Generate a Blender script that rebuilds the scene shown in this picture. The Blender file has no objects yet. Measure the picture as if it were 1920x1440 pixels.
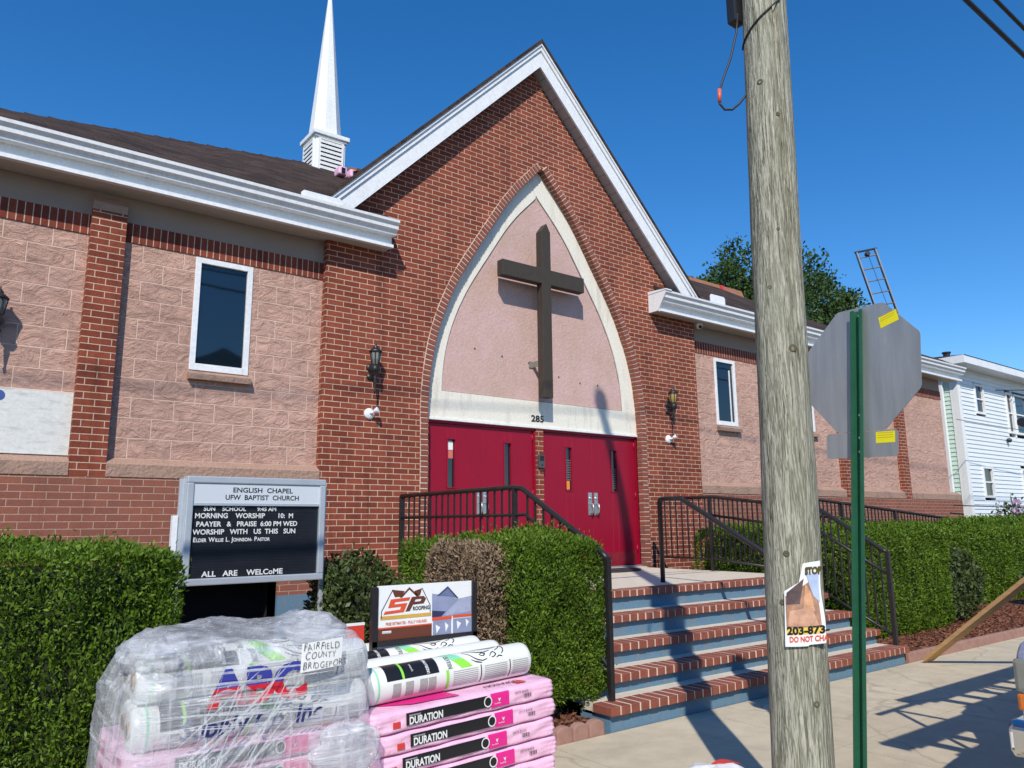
import bpy, bmesh, math, random
import numpy as np
from mathutils import Vector, Matrix

random.seed(7)
RNG = np.random.default_rng(11)
S = bpy.context.scene
C = S.collection
PI = math.pi
rad = math.radians

# ---------------------------------------------------------------- camera
YAW, PITCH, ROLL = rad(37.22), rad(10.516), rad(-0.551)
_f = Vector((math.sin(YAW)*math.cos(PITCH), math.cos(YAW)*math.cos(PITCH), math.sin(PITCH)))
_r = Vector((math.cos(YAW), -math.sin(YAW), 0))
_u = _r.cross(_f)
_r2 = math.cos(ROLL)*_r + math.sin(ROLL)*_u
_u2 = -math.sin(ROLL)*_r + math.cos(ROLL)*_u
cam_d = bpy.data.cameras.new('camera')
cam = bpy.data.objects.new('camera', cam_d)
C.objects.link(cam)
m3 = Matrix((_r2, _u2, -_f)).transposed()
cam.matrix_world = Matrix.Translation((0, -8.327, 1.46)) @ m3.to_4x4()
cam_d.sensor_width = 36
cam_d.lens = 26.85
cam_d.clip_start = 0.05
cam_d.clip_end = 900
S.camera = cam

# ---------------------------------------------------------------- sky, sun, exposure
SUN_AZ, SUN_EL = rad(39), rad(42)          # direction the light travels, from +Y towards +X
w = bpy.data.worlds.new('World')
S.world = w
w.use_nodes = True
nt = w.node_tree
bg = nt.nodes['Background']
sky = nt.nodes.new('ShaderNodeTexSky')
sky.sky_type = 'NISHITA'
sky.sun_disc = False
sky.sun_elevation = SUN_EL
sky.sun_rotation = PI + SUN_AZ
sky.air_density = 1.0
sky.dust_density = 0.05
sky.ozone_density = 5.0
hs = nt.nodes.new('ShaderNodeHueSaturation')
hs.inputs['Saturation'].default_value = 1.28
hs.inputs['Hue'].default_value = 0.503
nt.links.new(sky.outputs[0], hs.inputs['Color'])
nt.links.new(hs.outputs[0], bg.inputs[0])
bg.inputs[1].default_value = 0.15
sd = bpy.data.lights.new('sun', 'SUN')
sd.energy = 4.2
sd.angle = rad(0.53)
sd.color = (1.0, 0.94, 0.84)
so = bpy.data.objects.new('sun', sd)
C.objects.link(so)
ld = Vector((math.sin(SUN_AZ)*math.cos(SUN_EL), math.cos(SUN_AZ)*math.cos(SUN_EL), -math.sin(SUN_EL)))
so.rotation_euler = ld.to_track_quat('-Z', 'Y').to_euler()
so.location = (-20, -25, 30)
S.view_settings.view_transform = 'Standard'
S.view_settings.look = 'None'
S.view_settings.exposure = 0.12
S.view_settings.gamma = 1.0

# ---------------------------------------------------------------- materials
def new_mat(name):
    m = bpy.data.materials.new(name)
    m.use_nodes = True
    return m, m.node_tree, m.node_tree.nodes['Principled BSDF']

def nd(nt, kind, **kw):
    n = nt.nodes.new(kind)
    for k, v in kw.items():
        if isinstance(k, str) and hasattr(n, k):
            setattr(n, k, v)
    return n

def setin(n, **kw):
    for k, v in kw.items():
        n.inputs[k.replace('_', ' ')].default_value = v

def rgba(c):
    return (c[0], c[1], c[2], 1.0)

def mixc(nt, fac, a, b, blend='MIX'):
    n = nt.nodes.new('ShaderNodeMix')
    n.data_type = 'RGBA'
    n.blend_type = blend
    for sock, v in ((0, fac), (6, a), (7, b)):
        if hasattr(v, 'links') or hasattr(v, 'is_linked'):
            nt.links.new(v, n.inputs[sock])
        elif sock == 0:
            n.inputs[0].default_value = v
        else:
            n.inputs[sock].default_value = rgba(v)
    return n.outputs[2]

def noise(nt, scale, detail=4, rough=.55, vec=None, dist=0.0):
    n = nt.nodes.new('ShaderNodeTexNoise')
    n.inputs['Scale'].default_value = scale
    n.inputs['Detail'].default_value = detail
    n.inputs['Roughness'].default_value = rough
    n.inputs['Distortion'].default_value = dist
    if vec is not None:
        nt.links.new(vec, n.inputs['Vector'])
    return n.outputs['Fac']

def ramp(nt, fac, stops):
    n = nt.nodes.new('ShaderNodeValToRGB')
    nt.links.new(fac, n.inputs[0])
    e = n.color_ramp.elements
    while len(e) < len(stops):
        e.new(0.5)
    for i, (p, c) in enumerate(stops):
        e[i].position = p
        e[i].color = rgba(c) if not isinstance(c, (int, float)) else (c, c, c, 1)
    return n.outputs[0]

def coord(nt, which='Object', scale=None, loc=None, rot=None):
    t = nt.nodes.new('ShaderNodeTexCoord')
    o = t.outputs[which]
    if scale or loc or rot:
        mp = nt.nodes.new('ShaderNodeMapping')
        nt.links.new(o, mp.inputs[0])
        if scale: mp.inputs['Scale'].default_value = scale
        if loc: mp.inputs['Location'].default_value = loc
        if rot: mp.inputs['Rotation'].default_value = rot
        o = mp.outputs[0]
    return o

def bump(nt, b, height, strength=.5, dist=.01):
    n = nt.nodes.new('ShaderNodeBump')
    n.inputs['Strength'].default_value = strength
    n.inputs['Distance'].default_value = dist
    nt.links.new(height, n.inputs['Height'])
    nt.links.new(n.outputs[0], b.inputs['Normal'])
    return n

def M(name, col, rough=.6, var=.12, scale=6.0, metal=0.0, bstr=0.0, bscale=60.0, spec=.5, stretch=None, coat=0.0, bdist=.004):
    m, nt, b = new_mat(name)
    vec = coord(nt, 'Object', stretch) if stretch else coord(nt, 'Object')
    f = noise(nt, scale, 5, .6, vec)
    lo = tuple(c*(1-var) for c in col)
    hi = tuple(min(1, c*(1+var)) for c in col)
    o = ramp(nt, f, [(.25, lo), (.75, hi)])
    nt.links.new(o, b.inputs['Base Color'])
    setin(b, Roughness=rough, Metallic=metal)
    b.inputs['Specular IOR Level'].default_value = spec
    if coat:
        b.inputs['Coat Weight'].default_value = coat
    if bstr:
        bump(nt, b, noise(nt, bscale, 5, .6, vec), bstr, bdist)
    return m

def brick_mat(name, c1, c2, mortar, bw=.2032, rh=.0677, ms=.0045, shift=(0, 0), rot=0, offset=.5, dust=None, bstr=.8):
    m, nt, b = new_mat(name)
    uv = coord(nt, 'UV', None, (shift[0], shift[1], 0), (0, 0, rot))
    t = nt.nodes.new('ShaderNodeTexBrick')
    t.offset = offset
    t.offset_frequency = 2
    nt.links.new(uv, t.inputs['Vector'])
    setin(t, Scale=1.0, Brick_Width=bw, Row_Height=rh, Mortar_Size=ms, Mortar_Smooth=.25, Bias=0.0)
    t.inputs['Color1'].default_value = rgba(c1)
    t.inputs['Color2'].default_value = rgba(c2)
    t.inputs['Mortar'].default_value = rgba(mortar)
    obj = coord(nt, 'Object')
    big = noise(nt, 1.3, 4, .6, obj)
    fine = noise(nt, 55, 5, .65, obj)
    o = mixc(nt, 1.0, t.outputs['Color'], ramp(nt, big, [(.3, (.86, .86, .86)), (.7, (1.1, 1.1, 1.1))]), 'MULTIPLY')
    o = mixc(nt, 1.0, o, ramp(nt, fine, [(.25, (.78, .78, .78)), (.75, (1.18, 1.16, 1.14))]), 'MULTIPLY')
    drip = noise(nt, 1.6, 6, .7, coord(nt, 'Object', (3.2, 3.2, .35)), .3)
    o = mixc(nt, 1.0, o, ramp(nt, drip, [(.30, (.70, .68, .67)), (.48, (1.0, 1.0, 1.0)), (.72, (1.12, 1.10, 1.08))]), 'MULTIPLY')
    if dust:
        o = mixc(nt, .45, o, dust)
    nt.links.new(o, b.inputs['Base Color'])
    setin(b, Roughness=.9)
    b.inputs['Specular IOR Level'].default_value = .2
    add = nt.nodes.new('ShaderNodeMath'); add.operation = 'MULTIPLY_ADD'
    nt.links.new(t.outputs['Fac'], add.inputs[0])
    add.inputs[1].default_value = -1.0
    nt.links.new(fine, add.inputs[2])
    bump(nt, b, add.outputs[0], bstr, .006)
    return m

MAT = {}
MAT['brick'] = brick_mat('red_brick', (.275, .070, .038), (.18, .044, .026), (.60, .44, .34), ms=.0048, shift=(.03, .01))
MAT['brick_base'] = brick_mat('dusty_red_brick', (.29, .08, .046), (.19, .05, .032), (.58, .42, .32), ms=.0050, shift=(.05, .02), dust=(.30, .14, .10))
MAT['soldier'] = brick_mat('soldier_brick', (.25, .062, .036), (.17, .04, .028), (.62, .45, .35), bw=.0677, rh=.6, ms=.005, offset=0, shift=(.012, .1))

def block_mat():
    m, nt, b = new_mat('split_face_block')
    uv = coord(nt, 'UV', None, (.1, .0846, 0))
    t = nt.nodes.new('ShaderNodeTexBrick')
    t.offset = .5
    nt.links.new(uv, t.inputs['Vector'])
    setin(t, Scale=1.0, Brick_Width=.4064, Row_Height=.2032, Mortar_Size=.0065, Mortar_Smooth=.25, Bias=0.0)
    t.inputs['Color1'].default_value = rgba((.68, .425, .335))
    t.inputs['Color2'].default_value = rgba((.63, .395, .315))
    t.inputs['Mortar'].default_value = rgba((.76, .53, .43))
    obj = coord(nt, 'Object')
    rock = noise(nt, 5.5, 9, .70, coord(nt, 'Object', (1, 1, 1.6)), 1.2)
    big = noise(nt, .9, 4, .6, obj)
    o = mixc(nt, 1.0, t.outputs['Color'], ramp(nt, rock, [(.30, (.80, .78, .78)), (.70, (1.08, 1.08, 1.08))]), 'MULTIPLY')
    o = mixc(nt, 1.0, o, ramp(nt, big, [(.3, (.85, .84, .83)), (.65, (1.05, 1.05, 1.05))]), 'MULTIPLY')
    nt.links.new(o, b.inputs['Base Color'])
    setin(b, Roughness=.95)
    b.inputs['Specular IOR Level'].default_value = .15
    mul = nt.nodes.new('ShaderNodeMath'); mul.operation = 'MULTIPLY'
    inv = nt.nodes.new('ShaderNodeMath'); inv.operation = 'SUBTRACT'; inv.inputs[0].default_value = 1.0
    nt.links.new(t.outputs['Fac'], inv.inputs[1])
    nt.links.new(inv.outputs[0], mul.inputs[0]); nt.links.new(rock, mul.inputs[1])
    bump(nt, b, mul.outputs[0], 1.0, .065)
    return m
MAT['block'] = block_mat()

def streak_mat(name, base, stain, rough=.85, amount=.5, sc=(3, 3, .5), lo=.5, hi=.75, bstr=.3, bscale=40, bdist=.004):
    m, nt, b = new_mat(name)
    f = noise(nt, 2.2, 6, .65, coord(nt, 'Object', sc))
    g = noise(nt, 30, 5, .6, coord(nt, 'Object'))
    o = mixc(nt, ramp(nt, f, [(lo, 0.0), (hi, amount)]), base, stain)
    o = mixc(nt, 1.0, o, ramp(nt, g, [(.3, (.9, .9, .9)), (.7, (1.06, 1.06, 1.06))]), 'MULTIPLY')
    nt.links.new(o, b.inputs['Base Color'])
    setin(b, Roughness=rough)
    b.inputs['Specular IOR Level'].default_value = .25
    bump(nt, b, g, bstr, bdist)
    return m
MAT['ledge'] = streak_mat('stone_ledge', (.40, .255, .19), (.22, .16, .13), amount=.8, sc=(2, 2, 2), bstr=.9, bscale=20, bdist=.02)
MAT['band'] = M('grey_brown_render', (.30, .235, .20), .9, .08, 2.0, bstr=.2)
MAT['cream'] = streak_mat('cream_stucco', (.78, .74, .64), (.42, .40, .33), amount=.7, lo=.52, hi=.8)
MAT['pink'] = streak_mat('pink_stucco', (.60, .40, .37), (.50, .35, .265), amount=.65, sc=(.8, .8, .6), lo=.40, hi=.62, bstr=.8, bdist=.011)
MAT['white'] = streak_mat('white_aluminium', (.79, .80, .81), (.52, .53, .54), .42, .4, (3, 3, .8), .5, .78, .04, 40, .002)
MAT['white_trim'] = streak_mat('white_painted_trim', (.80, .81, .80), (.55, .55, .53), .5, .4, (4, 4, .6), .5, .78, .05, 40, .002)
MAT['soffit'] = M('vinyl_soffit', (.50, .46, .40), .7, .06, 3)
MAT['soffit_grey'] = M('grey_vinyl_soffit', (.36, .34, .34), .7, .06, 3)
MAT['foundation'] = streak_mat('blue_painted_concrete', (.118, .215, .305), (.19, .21, .22), amount=.75, sc=(5, 5, 1.2), lo=.48, hi=.7, bstr=.3)
MAT['red_door'] = M('red_door_paint', (.27, .002, .021), .45, .06, 2.5, spec=.4, bstr=.03)
MAT['steel'] = M('brushed_steel', (.55, .55, .55), .35, .08, 20, metal=.8)
MAT['black_metal'] = M('black_painted_iron', (.018, .016, .017), .42, .25, 30, spec=.5, bstr=.15, bscale=90)
MAT['dark'] = M('black_void', (.006, .006, .007), .9, .1)
MAT['cross'] = M('dark_brown_timber', (.055, .043, .034), .6, .2, 9, stretch=(6, 6, .7), bstr=.25, bscale=20, spec=.3)
MAT['concrete'] = None
def concrete_mat():
    m, nt, b = new_mat('sidewalk_concrete')
    obj = coord(nt, 'Object')
    big = noise(nt, .8, 5, .6, obj)
    mid = noise(nt, 6, 5, .6, obj)
    fine = noise(nt, 160, 3, .7, obj)
    o = ramp(nt, big, [(.3, (.51, .435, .31)), (.7, (.61, .53, .39))])
    o = mixc(nt, 1.0, o, ramp(nt, mid, [(.3, (.88, .88, .88)), (.7, (1.06, 1.06, 1.06))]), 'MULTIPLY')
    o = mixc(nt, 1.0, o, ramp(nt, fine, [(.3, (.72, .7, .68)), (.62, (1.1, 1.1, 1.1))]), 'MULTIPLY')
    v = nt.nodes.new('ShaderNodeTexVoronoi'); v.inputs['Scale'].default_value = 34
    nt.links.new(obj, v.inputs['Vector'])
    o = mixc(nt, ramp(nt, v.outputs['Distance'], [(.05, .45), (.11, 0.0)]), o, (.16, .14, .12))
    v2 = nt.nodes.new('ShaderNodeTexVoronoi'); v2.inputs['Scale'].default_value = 2.3
    nt.links.new(obj, v2.inputs['Vector'])
    o = mixc(nt, ramp(nt, v2.outputs['Distance'], [(.035, .6), (.055, 0.0)]), o, (.12, .11, .10))
    st_ = noise(nt, 2.1, 6, .7, obj, .8)
    o = mixc(nt, ramp(nt, st_, [(.52, 0.0), (.72, .42)]), o, (.30, .25, .185))
    wp = nt.nodes.new('ShaderNodeVectorMath'); wp.operation = 'MULTIPLY_ADD'
    nz = nt.nodes.new('ShaderNodeTexNoise'); nz.inputs['Scale'].default_value = 3.0
    nt.links.new(obj, nz.inputs['Vector'])
    wp.inputs[1].default_value = (.35, .35, .35)
    nt.links.new(nz.outputs['Color'], wp.inputs[0]); nt.links.new(obj, wp.inputs[2])
    vc = nt.nodes.new('ShaderNodeTexVoronoi'); vc.feature = 'DISTANCE_TO_EDGE'; vc.inputs['Scale'].default_value = .42
    nt.links.new(wp.outputs[0], vc.inputs['Vector'])
    o = mixc(nt, ramp(nt, vc.outputs['Distance'], [(.0, .28), (.004, .2), (.007, 0.0)]), o, (.11, .095, .075))
    nt.links.new(o, b.inputs['Base Color'])
    setin(b, Roughness=.92)
    bump(nt, b, fine, .35, .004)
    return m
MAT['concrete'] = concrete_mat()
MAT['landing'] = M('pale_landing_concrete', (.60, .54, .44), .9, .1, 8, bstr=.3, bscale=120)
MAT['asphalt'] = M('asphalt', (.05, .05, .052), .9, .2, 30, bstr=.5, bscale=200)
MAT['step_brick'] = M('step_brick', (.235, .068, .042), .85, .28, 9, bstr=.45, bscale=110)
MAT['mortar'] = M('pale_mortar', (.64, .53, .42), .95, .1, 30, bstr=.3)
MAT['edging'] = M('terracotta_edging', (.33, .185, .145), .95, .18, 14, bstr=.5, bscale=90)
MAT['shingle_pave'] = None

def roof_mat():
    m, nt, b = new_mat('brown_asphalt_shingles')
    uv = coord(nt, 'UV')
    t = nt.nodes.new('ShaderNodeTexBrick'); t.offset = .37; t.offset_frequency = 2
    nt.links.new(uv, t.inputs['Vector'])
    setin(t, Scale=1.0, Brick_Width=.21, Row_Height=.14, Mortar_Size=.004, Mortar_Smooth=.6, Bias=-.1)
    t.inputs['Color1'].default_value = rgba((.075, .052, .042))
    t.inputs['Color2'].default_value = rgba((.034, .026, .024))
    t.inputs['Mortar'].default_value = rgba((.016, .014, .013))
    g = noise(nt, 120, 3, .7, coord(nt, 'Object'))
    big = noise(nt, 1.1, 4, .6, coord(nt, 'Object'))
    o = mixc(nt, 1.0, t.outputs['Color'], ramp(nt, g, [(.3, (.6, .6, .6)), (.7, (1.35, 1.3, 1.25))]), 'MULTIPLY')
    o = mixc(nt, 1.0, o, ramp(nt, big, [(.3, (.75, .75, .75)), (.7, (1.15, 1.12, 1.1))]), 'MULTIPLY')
    nt.links.new(o, b.inputs['Base Color'])
    setin(b, Roughness=.95)
    b.inputs['Specular IOR Level'].default_value = .15
    bump(nt, b, g, .5, .006)
    return m
MAT['roof'] = roof_mat()

def glass_mat():
    m, nt, b = new_mat('dark_window_glass')
    b.inputs['Base Color'].default_value = (.006, .012, .02, 1)
    setin(b, Roughness=.03)
    b.inputs['Specular IOR Level'].default_value = .9
    f = noise(nt, 1.7, 2, .5, coord(nt, 'Object'))
    bump(nt, b, f, .04, .02)
    return m
MAT['glass'] = glass_mat()
MAT['lamp_glass'] = M('smoked_lamp_glass', (.16, .16, .15), .15, .1, 8, spec=.7)
MAT['amber_glass'] = M('amber_lamp_glass', (.42, .30, .10), .15, .15, 8, spec=.7)

def pole_mat():
    m, nt, b = new_mat('weathered_pole_wood')
    g1 = nt.nodes.new('ShaderNodeTexWave')
    g1.wave_type = 'BANDS'; g1.bands_direction = 'X'
    nt.links.new(coord(nt, 'Object', (1.0, 1.0, .10)), g1.inputs['Vector'])
    setin(g1, Scale=15.0, Distortion=17.0, Detail=4.0, Detail_Scale=1.8, Detail_Roughness=.66)
    g2 = noise(nt, 6, 6, .7, coord(nt, 'Object', (9, 9, .55)), .6)
    g3 = noise(nt, 1.5, 4, .6, coord(nt, 'Object', (2, 2, .6)))
    o = ramp(nt, g1.outputs['Fac'], [(.05, (.23, .218, .155)), (.30, (.36, .342, .258)), (.8, (.47, .445, .35))])
    o = mixc(nt, ramp(nt, g2, [(.40, .6), (.58, 0.0)]), o, (.12, .12, .08))
    o = mixc(nt, ramp(nt, g3, [(.45, 0.0), (.75, .4)]), o, (.42, .42, .34))
    nt.links.new(o, b.inputs['Base Color'])
    ck = noise(nt, 1.0, 5, .6, coord(nt, 'Object', (30, 30, .55)), .4)
    o = mixc(nt, ramp(nt, ck, [(.485, 0.0), (.497, .85), (.503, .85), (.515, 0.0)]), o, (.05, .048, .03))
    nt.links.new(o, b.inputs['Base Color'])
    setin(b, Roughness=.9)
    b.inputs['Specular IOR Level'].default_value = .15
    mx = nt.nodes.new('ShaderNodeMath'); mx.operation = 'ADD'
    nt.links.new(g1.outputs['Fac'], mx.inputs[0]); nt.links.new(g2, mx.inputs[1])
    bump(nt, b, mx.outputs[0], .55, .006)
    return m
MAT['pole'] = pole_mat()
MAT['knot'] = M('dark_knot', (.10, .085, .05), .9, .3, 30, bstr=.5)
MAT['cable'] = M('black_cable', (.012, .012, .014), .5, .1)
MAT['orange_tag'] = M('orange_plastic', (.75, .13, .05), .4, .05)

def leaf_mat(name, dark, light, rough=.55, trans=.25, spec=.3):
    m, nt, b = new_mat(name)
    gi = nt.nodes.new('ShaderNodeNewGeometry')
    obj = noise(nt, 3.0, 4, .65, coord(nt, 'Object'))
    ad = nt.nodes.new('ShaderNodeMath'); ad.operation = 'MULTIPLY_ADD'
    nt.links.new(gi.outputs['Random Per Island'], ad.inputs[0]); ad.inputs[1].default_value = .55
    sc = nt.nodes.new('ShaderNodeMath'); sc.operation = 'MULTIPLY'; sc.inputs[1].default_value = .5
    nt.links.new(obj, sc.inputs[0]); nt.links.new(sc.outputs[0], ad.inputs[2])
    o = ramp(nt, ad.outputs[0], [(.15, dark), (.8, light)])
    nt.links.new(o, b.inputs['Base Color'])
    setin(b, Roughness=rough)
    b.inputs['Specular IOR Level'].default_value = spec
    tr = nt.nodes.new('ShaderNodeBsdfTranslucent')
    nt.links.new(o, tr.inputs['Color'])
    mx = nt.nodes.new('ShaderNodeMixShader'); mx.inputs[0].default_value = trans
    nt.links.new(b.outputs[0], mx.inputs[1]); nt.links.new(tr.outputs[0], mx.inputs[2])
    nt.links.new(mx.outputs[0], nt.nodes['Material Output'].inputs['Surface'])
    return m
MAT['arbor'] = leaf_mat('arborvitae_foliage', (.036, .078, .008), (.16, .262, .018))
MAT['yew'] = leaf_mat('broad_leaf_foliage', (.022, .038, .010), (.095, .13, .036), .5, .15, .3)
MAT['dead'] = leaf_mat('dead_brown_foliage', (.13, .085, .05), (.34, .245, .16), .8, .1, .1)
MAT['treeleaf'] = leaf_mat('tree_foliage', (.020, .046, .011), (.07, .125, .028), .55, .2, .3)
MAT['twig'] = M('twig_brown', (.05, .036, .022), .9, .2, 20)
MAT['core'] = M('dark_core', (.022, .030, .010), .95, .3, 25)  # dark colour stands in for shade inside the hedges
MAT['bark'] = M('bark', (.09, .07, .05), .95, .25, 10, stretch=(3, 3, .6), bstr=.6)
MAT['flower'] = M('pale_purple_petal', (.36, .24, .40), .7, .2, 30)
MAT['mulch'] = M('red_brown_mulch', (.13, .05, .03), .95, .45, 45, bstr=1.0, bscale=70, bdist=.02)
MAT['chip'] = leaf_mat('mulch_chips', (.10, .035, .02), (.27, .12, .075), .9, 0.0, .1)
MAT['paper'] = M('white_paper', (.80, .80, .78), .6, .03, 4)
MAT['print_black'] = M('black_print', (.012, .012, .014), .35, .1, 20)
MAT['sign_black'] = M('letter_board_black', (.014, .016, .022), .35, .25, 6, spec=.5)
MAT['sign_white'] = M('sign_header_white', (.60, .64, .68), .35, .04, 3)
MAT['sign_frame'] = M('mill_aluminium', (.52, .56, .60), .38, .08, 5, metal=.35)
MAT['letter_white'] = M('white_letters', (.74, .74, .72), .5, .05)
MAT['orange'] = M('orange_red_print', (.70, .085, .03), .5, .08, 8)
MAT['brownprint'] = M('brown_print', (.13, .035, .018), .5, .1, 8)
MAT['slate'] = M('slate_blue_print', (.26, .29, .42), .5, .15, 8)
MAT['navy'] = M('navy_print', (.03, .035, .10), .5, .2, 8)
MAT['gold'] = M('gold_print', (.62, .36, .06), .5, .1, 8)
MAT['pinkwrap'] = M('pink_plastic_film', (.84, .49, .65), .38, .08, 10, bstr=.5, bscale=14, bdist=.02, spec=.5)
MAT['hotpink'] = M('hot_pink_print', (.70, .02, .23), .38, .05)
MAT['redlogo'] = M('red_print', (.62, .05, .035), .4, .05)
MAT['rollwhite'] = M('white_roll_film', (.74, .75, .70), .35, .05, 6, bstr=.25, bscale=12, bdist=.012, spec=.5)
MAT['rollgreen'] = M('lime_green_print', (.26, .68, .06), .4, .08)
MAT['mint'] = M('mint_green_print', (.25, .66, .42), .4, .08)
MAT['grey_text'] = M('grey_small_print', (.36, .36, .34), .5, .35, 160)
MAT['card'] = M('cardboard', (.36, .22, .12), .9, .15, 20)
MAT['wood'] = M('new_lumber', (.50, .30, .13), .75, .2, 5, stretch=(1, 1, 8), bstr=.2)
MAT['plywood'] = M('weathered_plank', (.30, .13, .07), .85, .2, 6, stretch=(.6, 4, 4), bstr=.2)
MAT['alu'] = M('ladder_aluminium', (.62, .63, .64), .35, .08, 8, metal=.6)
MAT['alu_dull'] = M('dull_ladder_aluminium', (.22, .225, .23), .5, .12, 8, metal=.5)
def signback_mat():
    m, nt, b = new_mat('sign_back_aluminium')
    f = noise(nt, 3, 5, .6, coord(nt, 'Object', (5, 5, .5)))
    g = noise(nt, 1.2, 3, .5, coord(nt, 'Object'))
    o = ramp(nt, f, [(.25, (.33, .345, .34)), (.55, (.42, .435, .43)), (.66, (.46, .47, .465)), (.74, (.70, .71, .70))])
    nt.links.new(o, b.inputs['Base Color'])
    nt.links.new(ramp(nt, g, [(.3, (.38, .38, .38)), (.7, (.5, .5, .5))]), b.inputs['Roughness'])
    setin(b, Metallic=.55)
    return m
MAT['signback'] = signback_mat()
MAT['signred'] = M('red_sign_face', (.45, .01, .015), .4, .04)
MAT['postgreen'] = M('dark_green_post', (.020, .115, .058), .45, .15, 14, spec=.5, bstr=.08)
MAT['yellow'] = M('yellow_sticker', (.84, .74, .01), .5, .03)
MAT['siding'] = M('white_vinyl_siding', (.74, .78, .80), .5, .04, 3)
MAT['siding_green'] = M('pale_green_siding', (.52, .66, .58), .5, .05, 3)
MAT['terracotta'] = M('rubber_mat', (.03, .03, .033), .9, .3, 60, bstr=.6, bscale=200)
MAT['truck'] = M('silver_lavender_paint', (.38, .40, .50), .25, .04, 4, metal=.5, coat=.6)
MAT['chrome'] = M('chrome', (.70, .70, .70), .12, .05, 4, metal=1.0)
MAT['lens'] = M('headlight_lens', (.20, .20, .17), .12, .15, 9, spec=.8)
MAT['amber'] = M('amber_lens', (.62, .16, .02), .15, .15, 9, spec=.8)
MAT['rubber'] = M('tyre_rubber', (.02, .02, .02), .85, .2, 20)
MAT['patch'] = streak_mat('whitewashed_board', (.70, .70, .66), (.42, .42, .38), amount=.75, sc=(2, 2, 9), lo=.5, hi=.75, bstr=.4)
MAT['bluemark'] = M('blue_paint_mark', (.04, .09, .30), .6, .1)
MAT['pallet'] = M('pallet_wood', (.33, .24, .15), .9, .2, 8, bstr=.3)
MAT['skin_photo'] = M('brown_dog_photo', (.36, .19, .115), .5, .45, 22)

def wrap_mat(name='clear_stretch_wrap', lo=.33, hi=.95):
    m, nt, b = new_mat(name)
    b.inputs['Base Color'].default_value = (.76, .78, .81, 1)
    setin(b, Roughness=.10)
    b.inputs['Specular IOR Level'].default_value = 1.0
    co = coord(nt, 'Object', (15, 15, 1.3), None, (0, rad(40), 0))
    st = noise(nt, 1.5, 6, .70, co, .6)
    co2 = coord(nt, 'Object', (1.2, 1.2, 15), None, (0, rad(-8), 0))
    st2 = noise(nt, 2.2, 5, .7, co2, .4)
    mx = nt.nodes.new('ShaderNodeMath'); mx.operation = 'MAXIMUM'
    nt.links.new(st, mx.inputs[0]); nt.links.new(st2, mx.inputs[1])
    bump(nt, b, mx.outputs[0], .9, .02)
    tr = nt.nodes.new('ShaderNodeBsdfTransparent')
    tr.inputs[0].default_value = (.97, .97, .98, 1)
    ms = nt.nodes.new('ShaderNodeMixShader')
    nt.links.new(ramp(nt, mx.outputs[0], [(.50, lo), (.60, lo+.16), (.70, hi)]), ms.inputs[0])
    nt.links.new(tr.outputs[0], ms.inputs[1]); nt.links.new(b.outputs[0], ms.inputs[2])
    nt.links.new(ms.outputs[0], nt.nodes['Material Output'].inputs['Surface'])
    return m
MAT['wrap'] = wrap_mat()
MAT['fold'] = wrap_mat('bunched_film', .45, .9)
MAT['bag'] = M('white_plastic_bag', (.80, .80, .80), .3, .06, 8, bstr=.5, bscale=16, bdist=.02, spec=.6)

# two-tone lettering: blue upper half, red lower half
def twotone():
    m, nt, b = new_mat('blue_over_red_print')
    t = nt.nodes.new('ShaderNodeTexCoord')
    sx = nt.nodes.new('ShaderNodeSeparateXYZ')
    nt.links.new(t.outputs['Generated'], sx.inputs[0])
    gt = nt.nodes.new('ShaderNodeMath'); gt.operation = 'GREATER_THAN'; gt.inputs[1].default_value = .5
    nt.links.new(sx.outputs[2], gt.inputs[0])
    o = mixc(nt, gt.outputs[0], (.60, .02, .035), (.04, .05, .30))
    nt.links.new(o, b.inputs['Base Color'])
    setin(b, Roughness=.4)
    return m
MAT['twotone'] = twotone()

# ---------------------------------------------------------------- builders
def world_loc(o):
    v = Vector((0, 0, 0))
    while o is not None:
        v += o.location
        o = o.parent
    return v

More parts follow.
